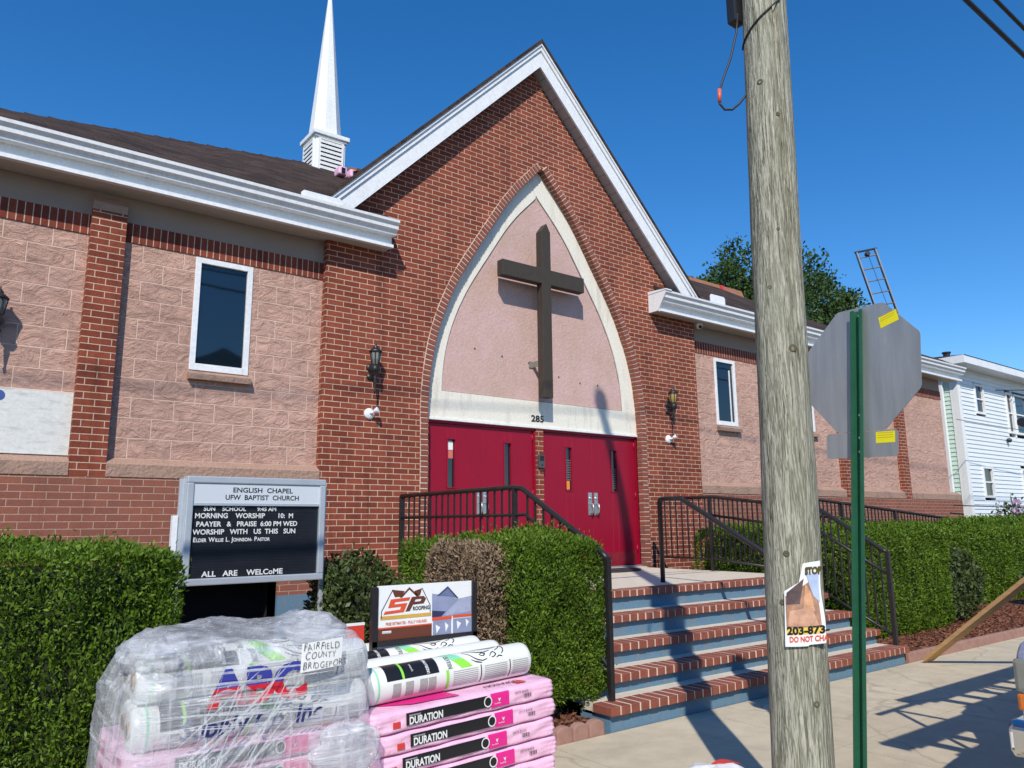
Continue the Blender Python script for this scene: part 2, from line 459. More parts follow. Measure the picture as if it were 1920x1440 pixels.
class G:
    """Collects faces in world metres; build() links them as ONE mesh object."""
    def __init__(s):
        s.V = []; s.F = []
    def add(s, V, F):
        n = len(s.V)
        s.V += [tuple(v) for v in V]
        s.F += [tuple(i+n for i in f) for f in F]
        return s
    def box(s, x0, x1, y0, y1, z0, z1, yaw=0.0, about=None, M=None):
        V = [(x, y, z) for z in (z0, z1) for y in (y0, y1) for x in (x0, x1)]
        F = [(0, 2, 3, 1), (4, 5, 7, 6), (0, 1, 5, 4), (2, 6, 7, 3), (0, 4, 6, 2), (1, 3, 7, 5)]
        if M is not None:
            V = [tuple(M @ Vector(v)) for v in V]
        return s.add(V, F)
    def prism(s, P, d0, d1, ax='y'):
        """polygon P in the plane across axis ax, extruded from d0 to d1"""
        def mk(a, b, d):
            return {'y': (a, d, b), 'x': (d, a, b), 'z': (a, b, d)}[ax]
        n = len(P)
        V = [mk(a, b, d0) for a, b in P] + [mk(a, b, d1) for a, b in P]
        F = [tuple(range(n)), tuple(range(2*n-1, n-1, -1))]
        F += [(i, i+n, (i+1) % n+n, (i+1) % n) for i in range(n)]
        return s.add(V, F)
    def tube(s, pts, r, n=8, caps=True):
        pts = [Vector(p) for p in pts]
        rs = r if isinstance(r, (list, tuple)) else [r]*len(pts)
        base = len(s.V)
        up = None
        for i, p in enumerate(pts):
            a = pts[i]-pts[i-1] if i else pts[1]-pts[0]
            b = pts[i+1]-pts[i] if i+1 < len(pts) else a
            t = (a.normalized()+b.normalized()).normalized()
            if up is None:
                up = Vector((0, 0, 1)) if abs(t.z) < .9 else Vector((1, 0, 0))
            x = up.cross(t)
            if x.length < 1e-4:
                x = Vector((0, 1, 0)).cross(t)
            x.normalize(); y = t.cross(x); up = y
            y = t.cross(x)
            k = 1.0/max(.5, math.cos(min(1.0, a.angle(b, 0)/2))) if i and i+1 < len(pts) else 1.0
            for j in range(n):
                an = 2*PI*(j+.5)/n
                s.V.append(tuple(p + (x*math.cos(an)+y*math.sin(an))*rs[i]*k))
        m = len(pts)
        for i in range(m-1):
            for j in range(n):
                s.F.append((base+i*n+j, base+i*n+(j+1) % n, base+(i+1)*n+(j+1) % n, base+(i+1)*n+j))
        if caps:
            s.F.append(tuple(base+j for j in range(n-1, -1, -1)))
            s.F.append(tuple(base+(m-1)*n+j for j in range(n)))
        return s
    def lathe(s, prof, c, n=16, axis=(0, 0, 1)):
        """prof: (radius, height) pairs along axis from c"""
        ax = Vector(axis).normalized()
        x = (Vector((1, 0, 0)) if abs(ax.x) < .9 else Vector((0, 1, 0))).cross(ax).normalized()
        y = ax.cross(x); c = Vector(c); base = len(s.V)
        for r, h in prof:
            for j in range(n):
                an = 2*PI*j/n
                s.V.append(tuple(c+ax*h+(x*math.cos(an)+y*math.sin(an))*max(r, 1e-4)))
        for i in range(len(prof)-1):
            for j in range(n):
                s.F.append((base+i*n+j, base+i*n+(j+1) % n, base+(i+1)*n+(j+1) % n, base+(i+1)*n+j))
        s.F.append(tuple(base+j for j in range(n-1, -1, -1)))
        s.F.append(tuple(base+(len(prof)-1)*n+j for j in range(n)))
        return s
    def grid(s, fn, nu, nv, flip=False):
        base = len(s.V)
        for j in range(nv+1):
            for i in range(nu+1):
                s.V.append(tuple(fn(i/nu, j/nv)))
        for j in range(nv):
            for i in range(nu):
                a = base+j*(nu+1)+i
                q = (a, a+1, a+nu+2, a+nu+1)
                s.F.append(q[::-1] if flip else q)
        return s
    def text(s, txt, size, P, right=(1, 0, 0), up=(0, 0, 1), align='CENTER', bold=0.0, sx=1.0, shear=0.0, fn=None):
        V, F = glyphs(txt, align, bold/size if size else 0)
        P = Vector(P); R = Vector(right); U = Vector(up)
        if fn is None:
            VV = [tuple(P+R*((v[0]+shear*v[1])*size*sx)+U*(v[1]*size)) for v in V]
        else:
            VV = [tuple(fn((v[0]+shear*v[1])*size*sx, v[1]*size)) for v in V]
        return s.add(VV, F)
    def build(s, name, mat, parent=None, smooth=False, bevel=0.0, seg=2, local=False, recalc=True, angle=30):
        me = bpy.data.meshes.new(name)
        off = world_loc(parent) if (parent is not None and not local) else Vector((0, 0, 0))
        V = [(v[0]-off.x, v[1]-off.y, v[2]-off.z) for v in s.V]
        me.from_pydata(V, [], s.F)
        bm = bmesh.new(); bm.from_mesh(me)
        if recalc:
            bmesh.ops.recalc_face_normals(bm, faces=bm.faces)
        if bevel:
            ed = [e for e in bm.edges if len(e.link_faces) == 2 and e.calc_face_angle(0) > rad(angle)]
            bmesh.ops.bevel(bm, geom=ed, offset=bevel, segments=seg, affect='EDGES', profile=.6, clamp_overlap=True)
        uvl = bm.loops.layers.uv.new('UVMap')
        for f in bm.faces:
            n = f.normal
            a = (abs(n.x), abs(n.y), abs(n.z))
            for l in f.loops:
                c = l.vert.co + off
                if a[1] >= a[0] and a[1] >= a[2]*.6: l[uvl].uv = (c.x, c.z)
                elif a[0] >= a[2]*.6: l[uvl].uv = (c.y, c.z)
                else: l[uvl].uv = (c.x, c.y)
            f.smooth = smooth
        bm.to_mesh(me); bm.free()
        me.materials.append(MAT[mat] if isinstance(mat, str) else mat)
        o = bpy.data.objects.new(name, me)
        C.objects.link(o)
        o.parent = parent
        return o

def twidth(txt, size, sx=1.0, bold=0.0):
    V, F = glyphs(txt, 'LEFT', bold/size)
    return max(v[0] for v in V)*size*sx

_gl = {}
def glyphs(txt, align, off):
    key = (txt, align, round(off, 4))
    if key in _gl: return _gl[key]
    cu = bpy.data.curves.new('lettering_source', 'FONT')
    cu.body = txt; cu.align_x = align; cu.size = 1.0; cu.resolution_u = 3; cu.offset = off
    o = bpy.data.objects.new('lettering_source', cu)
    C.objects.link(o)
    dg = bpy.context.evaluated_depsgraph_get()
    me = bpy.data.meshes.new_from_object(o.evaluated_get(dg))
    V = [tuple(v.co) for v in me.vertices]
    F = [tuple(p.vertices) for p in me.polygons]
    bpy.data.objects.remove(o); bpy.data.curves.remove(cu); bpy.data.meshes.remove(me)
    _gl[key] = (V, F)
    return V, F

def tag(o, label=None, cat=None, group=None, kind=None):
    if label: o['label'] = label
    if cat: o['category'] = cat
    if group: o['group'] = group
    if kind: o['kind'] = kind
    return o

def thing(name, loc, label, cat, group=None):
    o = bpy.data.objects.new(name, None)
    o.empty_display_size = .1
    o.location = loc
    C.objects.link(o)
    return tag(o, label, cat, group)

def dup(root, loc, label, rotz=0.0):
    r = root.copy(); C.objects.link(r); r.location = loc; r.rotation_euler = (0, 0, rotz); r['label'] = label
    for ch in list(root.children):
        c = ch.copy(); C.objects.link(c); c.parent = r
        for g in ch.children:
            d = g.copy(); C.objects.link(d); d.parent = c
    return r

def link_copy(o, parent, loc):
    c = o.copy(); C.objects.link(c); c.parent = parent; c.location = loc
    return c

# numpy value noise
def _hash(i, j, k):
    h = (i.astype(np.int64)*374761393 + j.astype(np.int64)*668265263 + k.astype(np.int64)*2147483647) & 0x7fffffff
    h = (h ^ (h >> 13))*1274126177 & 0x7fffffff
    return ((h ^ (h >> 16)) & 0xffff)/65535.0
def vnoise(P, sc, seed=0):
    P = np.asarray(P)*sc + seed*17.3
    i = np.floor(P).astype(np.int64); f = P-i; f = f*f*(3-2*f)
    o = 0
    for a in (0, 1):
        for b in (0, 1):
            for c in (0, 1):
                wt = (f[:, 0] if a else 1-f[:, 0])*(f[:, 1] if b else 1-f[:, 1])*(f[:, 2] if c else 1-f[:, 2])
                o = o+wt*_hash(i[:, 0]+a, i[:, 1]+b, i[:, 2]+c)
    return o
def fbm(P, sc, oct=3, seed=0):
    o = 0; a = 1; t = 0
    for k in range(oct):
        o = o+a*vnoise(P, sc*2**k, seed+k); t += a; a *= .5
    return o/t

def np_mesh(name, V, F, mat, parent=None, smooth=False):
    """V (n,3) in world metres, F (m,3 or 4)"""
    off = world_loc(parent) if parent is not None else Vector((0, 0, 0))
    V = np.asarray(V, dtype=np.float32)-np.array(off, dtype=np.float32)
    F = np.asarray(F, dtype=np.int32)
    me = bpy.data.meshes.new(name)
    k = F.shape[1]
    me.vertices.add(len(V)); me.vertices.foreach_set('co', V.ravel())
    me.loops.add(F.size); me.loops.foreach_set('vertex_index', F.ravel())
    me.polygons.add(len(F)); me.polygons.foreach_set('loop_start', np.arange(0, F.size, k, dtype=np.int32))
    if smooth:
        me.polygons.foreach_set('use_smooth', np.ones(len(F), dtype=bool))
    me.update(calc_edges=True); me.validate()
    me.materials.append(MAT[mat])
    o = bpy.data.objects.new(name, me)
    C.objects.link(o); o.parent = parent
    return o

def unit(v):
    return v/np.maximum(np.linalg.norm(v, axis=1, keepdims=True), 1e-6)

def leaves(P, N, size, aspect=.5, spread=.7, up=.35, var=.45, cup=.0, facing=.0):
    """one leaf-sized pointed quad per point, fanning out along N"""
    n = len(P)
    D = unit(N + spread*RNG.normal(size=(n, 3)) + np.array([0, 0, up]))
    X = unit(np.cross(D, RNG.normal(size=(n, 3))))
    if facing:
        k = RNG.uniform(size=n) < facing
        PN = unit(N[k] + .7*RNG.normal(size=(k.sum(), 3)))          # flat sprays lying along the surface
        T = .8*RNG.normal(size=(k.sum(), 3)) + np.array([0, 0, 1.3])
        T = unit(T-PN*(T*PN).sum(1, keepdims=True)+.25*N[k])
        D[k] = T; X[k] = unit(np.cross(T, PN))
    s = size*(1+var*RNG.uniform(-1, 1, n))[:, None]
    w = X*s*aspect*.5
    Z = unit(np.cross(D, X))*s*cup
    V = np.empty((n, 4, 3))
    V[:, 0] = P
    V[:, 1] = P+D*s*.55+w+Z
    V[:, 2] = P+D*s
    V[:, 3] = P+D*s*.55-w+Z
    F = np.arange(n*4).reshape(n, 4)
    return V.reshape(-1, 3), F

def rbox_points(n, c, h, p=7, faces=None):
    """points and outward normals on a rounded box"""
    c = np.array(c); h = np.array(h)
    ar = np.array([h[1]*h[2], h[1]*h[2], h[0]*h[2], h[0]*h[2], h[0]*h[1], h[0]*h[1]*.15])
    if faces is not None: ar = ar*np.array(faces)
    k = RNG.choice(6, size=n, p=ar/ar.sum())
    q = RNG.uniform(-1, 1, (n, 3))
    for i, (ax, sg) in enumerate(((0, -1), (0, 1), (1, -1), (1, 1), (2, 1), (2, -1))):
        q[k == i, ax] = sg
    r = (np.abs(q)**p).sum(1)**(-1/p)
    q = q*r[:, None]
    N = unit(np.sign(q)*np.abs(q)**(p-1)/h)
    return c+q*h, N

def hedge(name, loc, c, h, n, label, cat='hedge', size=.05, leaf='arbor', group=None, faces=None, p=7, aspect=.36, lump=.05, up=.5, depth=.09, spread=.6, core='core', trunks=3):
    t = thing(name, loc, label, cat, group)
    P, N = rbox_points(n, c, h, p, faces)
    pl = fbm(P*np.array([1, 1, .42]), 7.5, 2, 5)
    d = (fbm(P, 2.2, 3, 3)-.5)*2*lump + (pl-.5)*.16
    P = P + N*d[:, None] - N*(RNG.uniform(0, 1, n)**1.5*depth)[:, None]
    sh = RNG.uniform(size=n) < .02
    P[sh] += N[sh]*RNG.uniform(.0, .07, (sh.sum(), 1))+np.array([0, 0, 1])*RNG.uniform(0, .03, (sh.sum(), 1))
    V, F = leaves(P, N, size, aspect, spread, up, facing=.62)
    np_mesh('foliage', V, F, leaf, t)
    # added solid core, coloured dark for shade between leaves, then woody stems
    g = G()
    def fn(u, v):
        a = 2*PI*u; b = PI*(v-.5)
        q = np.array([math.cos(b)*math.cos(a), math.cos(b)*math.sin(a), math.sin(b)])
        q = q*((np.abs(q)**p).sum()**(-1/p))
        return np.array(c)+q*(np.array(h)-depth*.9-lump*.6)
    g.grid(fn, 28, 16)
    g.build('dark_core', core, t, smooth=True)
    g = G()
    for i in range(trunks):
        x = c[0]+h[0]*.7*(2*(i+.5)/trunks-1)
        g = G().tube([(x, c[1], -.02), (x+.02, c[1], c[2])], [.03, .02], 6)
        g.build('stem', 'twig', t)
    return t

# ================================================================ GROUND
g = G(); g.box(-150, 150, -8.9, 150, -.30, -.012)
tag(g.build('ground', M('bare_ground', (.16, .14, .10), .95, .3, 2, bstr=.5)), kind='structure')
g = G(); g.box(-150, 150, -60, -6.72, -.30, -.13)
tag(g.build('road', 'asphalt'), kind='structure')
# sidewalk cut into slabs by shallow joints, kerb along the road
g = G()
xs = [-12.0]
while xs[-1] < 30: xs.append(xs[-1]+1.52)
xs = [x+.30 for x in xs]
for a, b in zip(xs[:-1], xs[1:]):
    for y0, y1 in ((-4.118, -5.32), (-5.328, -6.54)):
        g.box(a+.004, b-.004, y1, y0, -.25, 0.0)
tag(g.build('sidewalk', 'concrete'), kind='structure')
g = G(); g.box(-12, 30, -6.54, -4.12, -.26, -.008)
tag(g.build('sidewalk_joint', M('joint_dirt', (.05, .042, .034), .95, .2, 30)), kind='structure')
g = G(); g.box(-40, 60, -6.72, -6.546, -.3, .004)
tag(g.build('kerb', 'concrete', bevel=.02), kind='structure')
# planting beds
g = G()
def bed(x0, x1):
    def fn(u, v):
        x = x0+(x1-x0)*u; y = -4.03+3.9*v
        p = np.array([[x, y, 0]])
        return (x, y, .045+.05*float(fbm(p, 1.3, 3, 2)[0]))
    g.grid(fn, 90, 40)
bed(-9, 4.02); bed(8.45, 24)
tag(g.build('planting_bed', 'mulch', smooth=True), kind='structure')
# loose chips on the beds
n = 15000
PX = np.concatenate([RNG.uniform(3.2, 4.0, n//6), RNG.uniform(8.45, 14.5, n-n//6)])
PY = RNG.uniform(-4.02, -2.2, n)
P = np.stack([PX, PY, np.full(n, .0)], 1)
P[:, 2] = .048+.05*fbm(np.stack([PX, PY, np.zeros(n)], 1), 1.3, 3, 2)+RNG.uniform(0, .012, n)
N = unit(RNG.normal(size=(n, 3))*np.array([1, 1, .25]))
V, F = leaves(P, N, .05, .3, .2, .1)
tag(np_mesh('mulch', V, F, 'chip'), kind='stuff')
# bed edgings
def scallop(name, x0, x1, step, label, h=.11, round_=True):
    t = thing(name, ((x0+x1)/2, -4.085, 0), label, 'garden edging')
    k = 0; x = x0
    while x < x1-.01:
        e = G()
        w_ = min(step, x1-x)
        y = -4.085
        if round_:
            P = [(x+.004, -.05), (x+w_-.004, -.05)]
            for j in range(9):
                a = PI*j/8
                P.append((x+w_/2+math.cos(a)*(w_/2-.004), h-.045+math.sin(a)*.045))
        else:
            P = [(x+.002, -.05), (x+w_-.002, -.05), (x+w_-.002, h), (x+.002, h)]
        e.prism(P, y-.03, y+.03)
        e.build('edging_block', 'edging', t, bevel=.012)
        x += step; k += 1
scallop('scalloped_edging', -1.4, 4.0, .15, 'scalloped terracotta edging along the left bed beside the blue steps')
scallop('bed_edging', 8.43, 16.8, .42, 'plain terracotta kerb edging along the mulch bed under the leaning plank', .10, False)

# ================================================================ CHURCH
church = thing('church', (6.8, 0, 0), 'red brick church with pointed arch gable, pink block wings and white steeple', 'church')
CX = 6.84

def holes_wall(g, x0, x1, y0, y1, z0, z1, holes):
    x = x0
    for hx0, hx1, hz0, hz1 in sorted(holes):
        g.box(x, hx0, y0, y1, z0, z1)
        if hz0 > z0: g.box(hx0, hx1, y0, y1, z0, hz0)
        if hz1 < z1: g.box(hx0, hx1, y0, y1, hz1, z1)
        x = hx1
    g.box(x, x1, y0, y1, z0, z1)

WINS = [(2.05, 2.67, 3.11, 4.355), (10.78, 11.37, 3.15, 4.34), (13.23, 13.82, 3.22, 4.36)]
wl = G(); holes_wall(wl, -8, 3.5, 0, .25, 2.12, 4.37, WINS[:1] + [(.2-.9, 1.0-.0001, 2.16, 2.16)][:0])
wl.build('block_wall', 'block', church)
wr = G(); holes_wall(wr, 10.17, 19.40, 0, .25, 2.12, 4.37, WINS[1:])
wr.box(19.15, 19.40, .25, 9, 0, 5.0)
wr.build('block_wall', 'block', church)
for x0, x1 in ((-8, 3.5), (10.17, 19.41)):
    s = G(); s.box(x0, x1, -.012, .24, 4.37, 4.575); s.build('soldier_course', 'soldier', church)
    s = G(); s.box(x0, x1, 0.0, .24, 4.575, 4.90); s.build('render_band', 'band', church)
# pilasters
for x0, x1 in ((1.02, 1.335), (14.6, 14.905), (17.0, 17.305), (-2.2, -1.9)):
    s = G(); s.box(x0, x1, -.1, 0.0, 1.96, 4.62)
    o = s.build('pilaster', 'brick', church)
    c = G(); c.prism([(-.1, 4.62), (-.1, 4.70), (0, 4.80), (0, 4.62)], x0, x1, 'x')
    c.build('pilaster_cap', 'ledge', o)
# stone ledges
for x0, x1 in ((-8, -2.2), (-1.9, 1.02), (1.335, 3.5), (10.17, 14.6), (14.905, 17.0), (17.305, 19.7)):
    s = G(); s.prism([(-.108, 1.962), (-.108, 2.085), (-.09, 2.105), (0.0, 2.15), (.05, 2.15), (.05, 1.962)], x0, x1, 'x')
    s.build('stone_ledge', 'ledge', church)
# brick plinth and painted foundation
OPEN = (1.92, 3.08, .0, .97)
s = G(); holes_wall(s, -8, 3.5, -.1, .2, .75, 1.962, [(OPEN[0], OPEN[1], .75, OPEN[3])]); s.build('brick_plinth', 'brick_base', church)
s = G(); s.box(10.17, 19.75, -.1, .2, .75, 1.962); s.build('brick_plinth', 'brick_base', church)
s = G()
s.box(-8, OPEN[0], -.106, .2, -.1, .75); s.box(OPEN[1], 4.04, -.106, .2, -.1, .75)
s.box(8.56, 19.9, -.106, .2, -.1, .75)
s.build('foundation', 'foundation', church)
s = G(); s.box(OPEN[0]-.05, OPEN[1]+.05, .35, .4, -.1, 1.1); s.box(OPEN[0]-.06, OPEN[0], -.05, .38, -.1, 1.0); s.box(OPEN[1], OPEN[1]+.06, -.05, .38, -.1, 1.0); s.box(OPEN[0]-.05, OPEN[1]+.05, -.05, .38, OPEN[3]+.001, OPEN[3]+.1)
s.build('basement_opening', 'dark', church)
s = G(); s.box(-8, .5, .25, 9, 0, .05); s.box(-8, 19.8, 8.9, 9.0, 0, 4.9); s.box(-8, -7.8, .25, 8.9, 0, 4.9)
s.build('rear_wall', 'block', church)

# gable wall with the arched notch
HW = [(0, 1.93), (2.3, 1.93), (3.2, 1.925), (3.82, 1.83), (4.48, 1.595), (4.72, 1.475), (5.45, 1.02), (6.2, .50), (6.72, 0.02)]
_z = np.array([a for a, b in HW]); _h = np.array([b for a, b in HW])
def hw(z):
    # smooth monotone interpolation
    k = int(np.clip(np.searchsorted(_z, z)-1, 0, len(_z)-2))
    m = np.gradient(_h, _z)
    h = _z[k+1]-_z[k]; t = (z-_z[k])/h
    return ((2*t**3-3*t*t+1)*_h[k]+(t**3-2*t*t+t)*h*m[k]+(-2*t**3+3*t*t)*_h[k+1]+(t**3-t*t)*h*m[k+1])
ZS = [.0, 2.2]+list(np.linspace(2.9, 6.70, 34))+[6.72]
RIGHT = [(CX+hw(z), z) for z in ZS]
LEFT = [(CX-hw(z), z) for z in ZS]
GS = 1.02
GX = 6.70
gp = [(3.5, -.1), (3.5, 8.25-GS*(GX-3.5)), (GX, 8.25), (GX+3.32, 4.865), (10.17, 4.86), (10.17, -.1)] + RIGHT + LEFT[::-1][1:]
s = G(); s.prism(gp, -.1, .0)
gw = s.build('gable_wall', 'brick', church)
# returns of the projecting gable
# arch surround of individual bricks on edge
def arc(side):
    pts = [(CX+side*hw(z), z) for z in np.linspace(.84, 6.72, 600)]
    return pts
sur = G(); mor = G()
for side in (-1, 1):
    pts = arc(side); acc = 0.0; nxt = .034
    inn = []; outr = []
    for (a, b) in zip(pts[:-1], pts[1:]):
        L = math.hypot(b[0]-a[0], b[1]-a[1])
        while acc+L >= nxt:
            f = (nxt-acc)/L
            x = a[0]+(b[0]-a[0])*f; z = a[1]+(b[1]-a[1])*f
            tx, tz = (b[0]-a[0])/L, (b[1]-a[1])/L
            nx, nz = (tz, -tx) if side > 0 else (-tz, tx)
            j = random.uniform(-.004, .004)
            i0, i1, hw_ = -.014+j, .098+j, .0272
            P = [(x+nx*i0-tx*hw_, z+nz*i0-tz*hw_), (x+nx*i1-tx*hw_, z+nz*i1-tz*hw_), (x+nx*i1+tx*hw_, z+nz*i1+tz*hw_), (x+nx*i0+tx*hw_, z+nz*i0+tz*hw_)]
            sur.prism(P, -.1135-random.uniform(0, .004), -.006)
            nxt += .0677
        acc += L
    q = [(CX+side*hw(z), z) for z in np.linspace(.84, 6.72, 60)]
    N = []
    for i, (x, z) in enumerate(q):
        a = q[max(0, i-1)]; b = q[min(len(q)-1, i+1)]
        L = math.hypot(b[0]-a[0], b[1]-a[1]); tx, tz = (b[0]-a[0])/L, (b[1]-a[1])/L
        N.append((tz, -tx) if side > 0 else (-tz, tx))
    A = [(x-n_[0]*.006, z-n_[1]*.006) for (x, z), n_ in zip(q, N)]; B = [(x+n_[0]*.102, z+n_[1]*.102) for (x, z), n_ in zip(q, N)]
    mor.prism(A+B[::-1], -.109, -.004)
ar = sur.build('arch_surround', 'step_brick', church, bevel=.003, seg=1)
mor.build('mortar_bed', 'mortar', ar)
# cream frame and pink panel
ZI = np.linspace(2.84, 6.72, 60)
outer = [(CX-hw(z), z) for z in ZI] + [(CX+hw(z), z) for z in ZI[::-1]][1:]
tz = np.linspace(3.195, 6.33, 60)
def inner_hw(z):
    t = (z-3.195)/(6.33-3.195)
    return max(.004, hw(2.84+(6.72-2.84)*(.10+.90*t)) - .225*(1-t) - .055)
ti = [(CX-inner_hw(z)-.02, z) for z in tz]+[(CX+inner_hw(z), z) for z in tz[::-1]][1:]
fr = G()
n = len(outer)
V = [(x, 0.004, z) for x, z in outer]+[(x, 0.004, z) for x, z in ti]+[(x, .035, z) for x, z in ti]
F = [(i, i+1, n+i+1, n+i) for i in range(n-1)]+[(n-1, 0, n, 2*n-1)]
F += [(n+i, n+i+1, 2*n+i+1, 2*n+i) for i in range(n-1)]+[(2*n-1, n, 2*n, 3*n-1)]
fr.add(V, F)
cf = fr.build('arch_frame', 'cream', church)
s = G()
s.prism([(x, z) for x, z in outer[::2]], .021, .08)
s.build('stucco_panel', 'pink', church)
s = G()
V = []
for i, ((x, z), (a, b)) in enumerate(zip(ti, ti[1:]+ti[:1])):
    k = random.uniform(.5, 1.3)
    V.append((x+(CX-x)*.0035*k, .0195, z-.006*k))
nn_ = len(ti)
s.add([(x, .0205, z) for x, z in ti]+[(x+(.011 if x < CX else -.011)*random.uniform(.5, 1.3), .0202, z-(.006 if i not in (0, nn_-1) else -.008)) for i, (x, z) in enumerate(ti)], [(i, i+1, nn_+i+1, nn_+i) for i in range(nn_-1)]+[(nn_-1, 0, nn_, 2*nn_-1)])
s.build('panel_joint', M('dark_joint', (.10, .07, .06), .95), church)
s = G(); s.box(CX-1.94, CX+1.94, -.022, .02, 2.808, 2.838); s.build('drip_edge', 'white_trim', church)
s = G()
for q in ((5.71, 3.83), (6.17, 3.78), (6.64, 3.74), (7.2, 3.6), (7.62, 3.55), (7.98, 3.55)):
    s.lathe([(.013, 0), (.013, .008)], (q[0], .022, q[1]), 8, (0, -1, 0))
s.build('anchor_plug', 'knot', church)
s = G(); s.text('285', .125, (6.775, -.002, 2.905), (1, 0, 0), (0, 0, 1), 'CENTER', .004, sx=1.25)
s.build('house_number', 'print_black', church)
# doors
s = G(); s.box(6.745, 6.862, -.012, .1, .84, 2.806); s.build('brick_mullion', 'brick', church)
s = G()
for a, b in ((4.905, 6.743), (6.864, 8.775)):
    s.box(a, a+.03, .02, .12, .84, 2.807); s.box(b-.03, b, .02, .12, .84, 2.807); s.box(a+.03, b-.03, .02, .12, 2.775, 2.807)
s.build('door_frame', 'red_door', church)
s = G(); s.box(4.905, 8.775, -.03, .12, .842, .862); s.build('threshold', 'steel', church)
s = G(); s.box(4.9, 8.78, .121, .16, .84, 2.9); s.build('door_backing', 'dark', church)
DOORS = [(4.937, 5.834, 5.30, 5.79, 1), (5.838, 6.711, 6.215, 5.885, 0), (6.896, 7.828, 7.325, 7.775, 0), (7.832, 8.743, 8.24, 7.89, 0)]
for k, (a, b, vx, hx, sticker) in enumerate(DOORS):
    s = G(); holes_wall(s, a, b, .045, .09, .868, 2.772, [(vx, vx+.115, 1.955, 2.575)])
    d = s.build('door', 'red_door', church, bevel=.003, seg=1)
    s = G(); s.box(vx, vx+.115, .075, .08, 1.955, 2.575); s.build('vision_panel', 'glass', d)
    s = G()
    for q in ((vx-.014, vx, 1.94, 2.59), (vx+.115, vx+.129, 1.94, 2.59), (vx, vx+.115, 1.94, 1.955), (vx, vx+.115, 2.575, 2.59)):
        s.box(q[0], q[1], .036, .0445, q[2], q[3])
    s.build('vision_panel_frame', 'red_door', d)
    if k == 0:
        s = G(); s.box(vx+.015, vx+.10, .071, .0745, 2.44, 2.55); s.build('notice', 'paper', d)
        s = G(); s.box(vx+.015, vx+.10, .071, .0745, 2.33, 2.435); s.build('red_notice', M('faded_red_notice', (.60, .16, .12)), d)
    if k == 2:
        s = G(); s.box(vx+.02, vx+.09, .071, .0745, 1.97, 2.09); s.build('orange_notice', M('orange_notice', (.75, .28, .05)), d)
    if k >= 2:
        s = G()
        for i in range(9): s.box(vx+.005, vx+.11, .068, .0705, 2.00+.035*i+(.1 if k == 2 else 0), 2.018+.035*i+(.1 if k == 2 else 0))
        s.build('louvre', M('grey_louvre', (.12, .11, .11), .5), d)
    for hz in (1.05, 1.85, 2.62):
        xh = a+.004 if k in (0, 2) else b-.004
        s = G(); s.lathe([(.011, 0), (.011, .10)], (xh, .044, hz), 10); s.build('hinge', 'red_door', d, smooth=True)
    s = G(); s.box(a+.05, b-.05, .0415, .0446, .90, 1.06); s.build('kick_plate', M('scuffed_red_paint', (.20, .012, .022), .5, .35, 14), d)
    # pull handle: plate, lever pull, cylinder
    s = G(); s.box(hx-.038, hx+.038, .030, .0445, 1.60, 1.93)
    h = s.build('handle', 'steel', d, bevel=.006)
    s = G(); s.lathe([(.020, 0), (.020, .012), (.012, .016)], (hx, .03, 1.85), 14, (0, -1, 0)); s.build('lock_cylinder', 'chrome', h)
    s = G(); s.tube([(hx, .03, 1.765), (hx, -.028, 1.755), (hx, -.034, 1.70), (hx, -.022, 1.64), (hx, .03, 1.62)], .011, 8); s.build('pull_bar', 'steel', h, smooth=True)

# windows
for k, (x0, x1, z0, z1) in enumerate(WINS):
    fwid = .060
    s = G()
    s.box(x0, x0+fwid, -.012, .09, z0, z1); s.box(x1-fwid, x1, -.012, .09, z0, z1)
    s.box(x0+fwid, x1-fwid, -.012, .09, z1-fwid, z1); s.box(x0+fwid, x1-fwid, -.016, .09, z0, z0+fwid*1.25)
    wn = s.build('window', 'white', church, bevel=.005)
    s = G(); s.box(x0+fwid-.004, x1-fwid+.004, .022, .03, z0+fwid, z1-fwid); s.build('pane', 'glass', wn)
    s = G(); s.prism([(-.075, z0-.105), (-.075, z0-.045), (-.02, z0-.012), (.02, z0-.012), (.02, z0-.105)], x0-.01, x1+.02, 'x'); s.build('sill', 'ledge', wn)
    if k:
        s = G(); s.box(x1-fwid-.10, x1-fwid-.075, .012, .0215, z0+fwid, z1-fwid-.12); s.build('sash_bar', 'white', wn)

# white boarded patch on the left wing
s = G(); s.box(-.75, 1.018, -.022, -.001, 2.155, 2.75); bp = s.build('boarded_patch', 'patch', church)
s = G(); s.lathe([(.05, 0), (.05, .002)], (.42, -.0225, 2.68), 14, (0, -1, 0)); s.build('paint_mark', 'bluemark', bp)

# eaves: fascia, soffit and moulded gutter on each side of the gable
def eave(x0, x1):
    s = G(); s.prism([(-.30, 4.845), (-.30, 5.06), (-.26, 5.06), (-.26, 4.845)], x0, x1, 'x')
    f = s.build('fascia', 'white', church)
    s = G(); s.box(x0, x1, -.352, -.3005, 4.832, 4.872); s.build('drip_trim', 'white', f)
    s = G(); s.box(x0, x1, -.2595, .02, 4.850, 4.862); s.build('soffit', 'soffit', church)
    pr = [(-.301, 4.985), (-.39, 4.985), (-.40, 5.02), (-.435, 5.045), (-.44, 5.09), (-.472, 5.12), (-.476, 5.152), (-.46, 5.156), (-.46, 5.135), (-.301, 5.135)]
    s = G(); s.prism(pr, x0-.0, x1+.02, 'x'); s.build('gutter', 'white', church)
eave(-8, 4.25); eave(9.08, 19.90)
s = G(); s.prism([(-.102, 4.846), (-.3, 4.846), (-.39, 4.985), (-.435, 5.045), (-.476, 5.12), (-.476, 5.15), (-.102, 5.15)], 9.062, 9.079, 'x'); s.build('eave_end_cap', 'white', church)
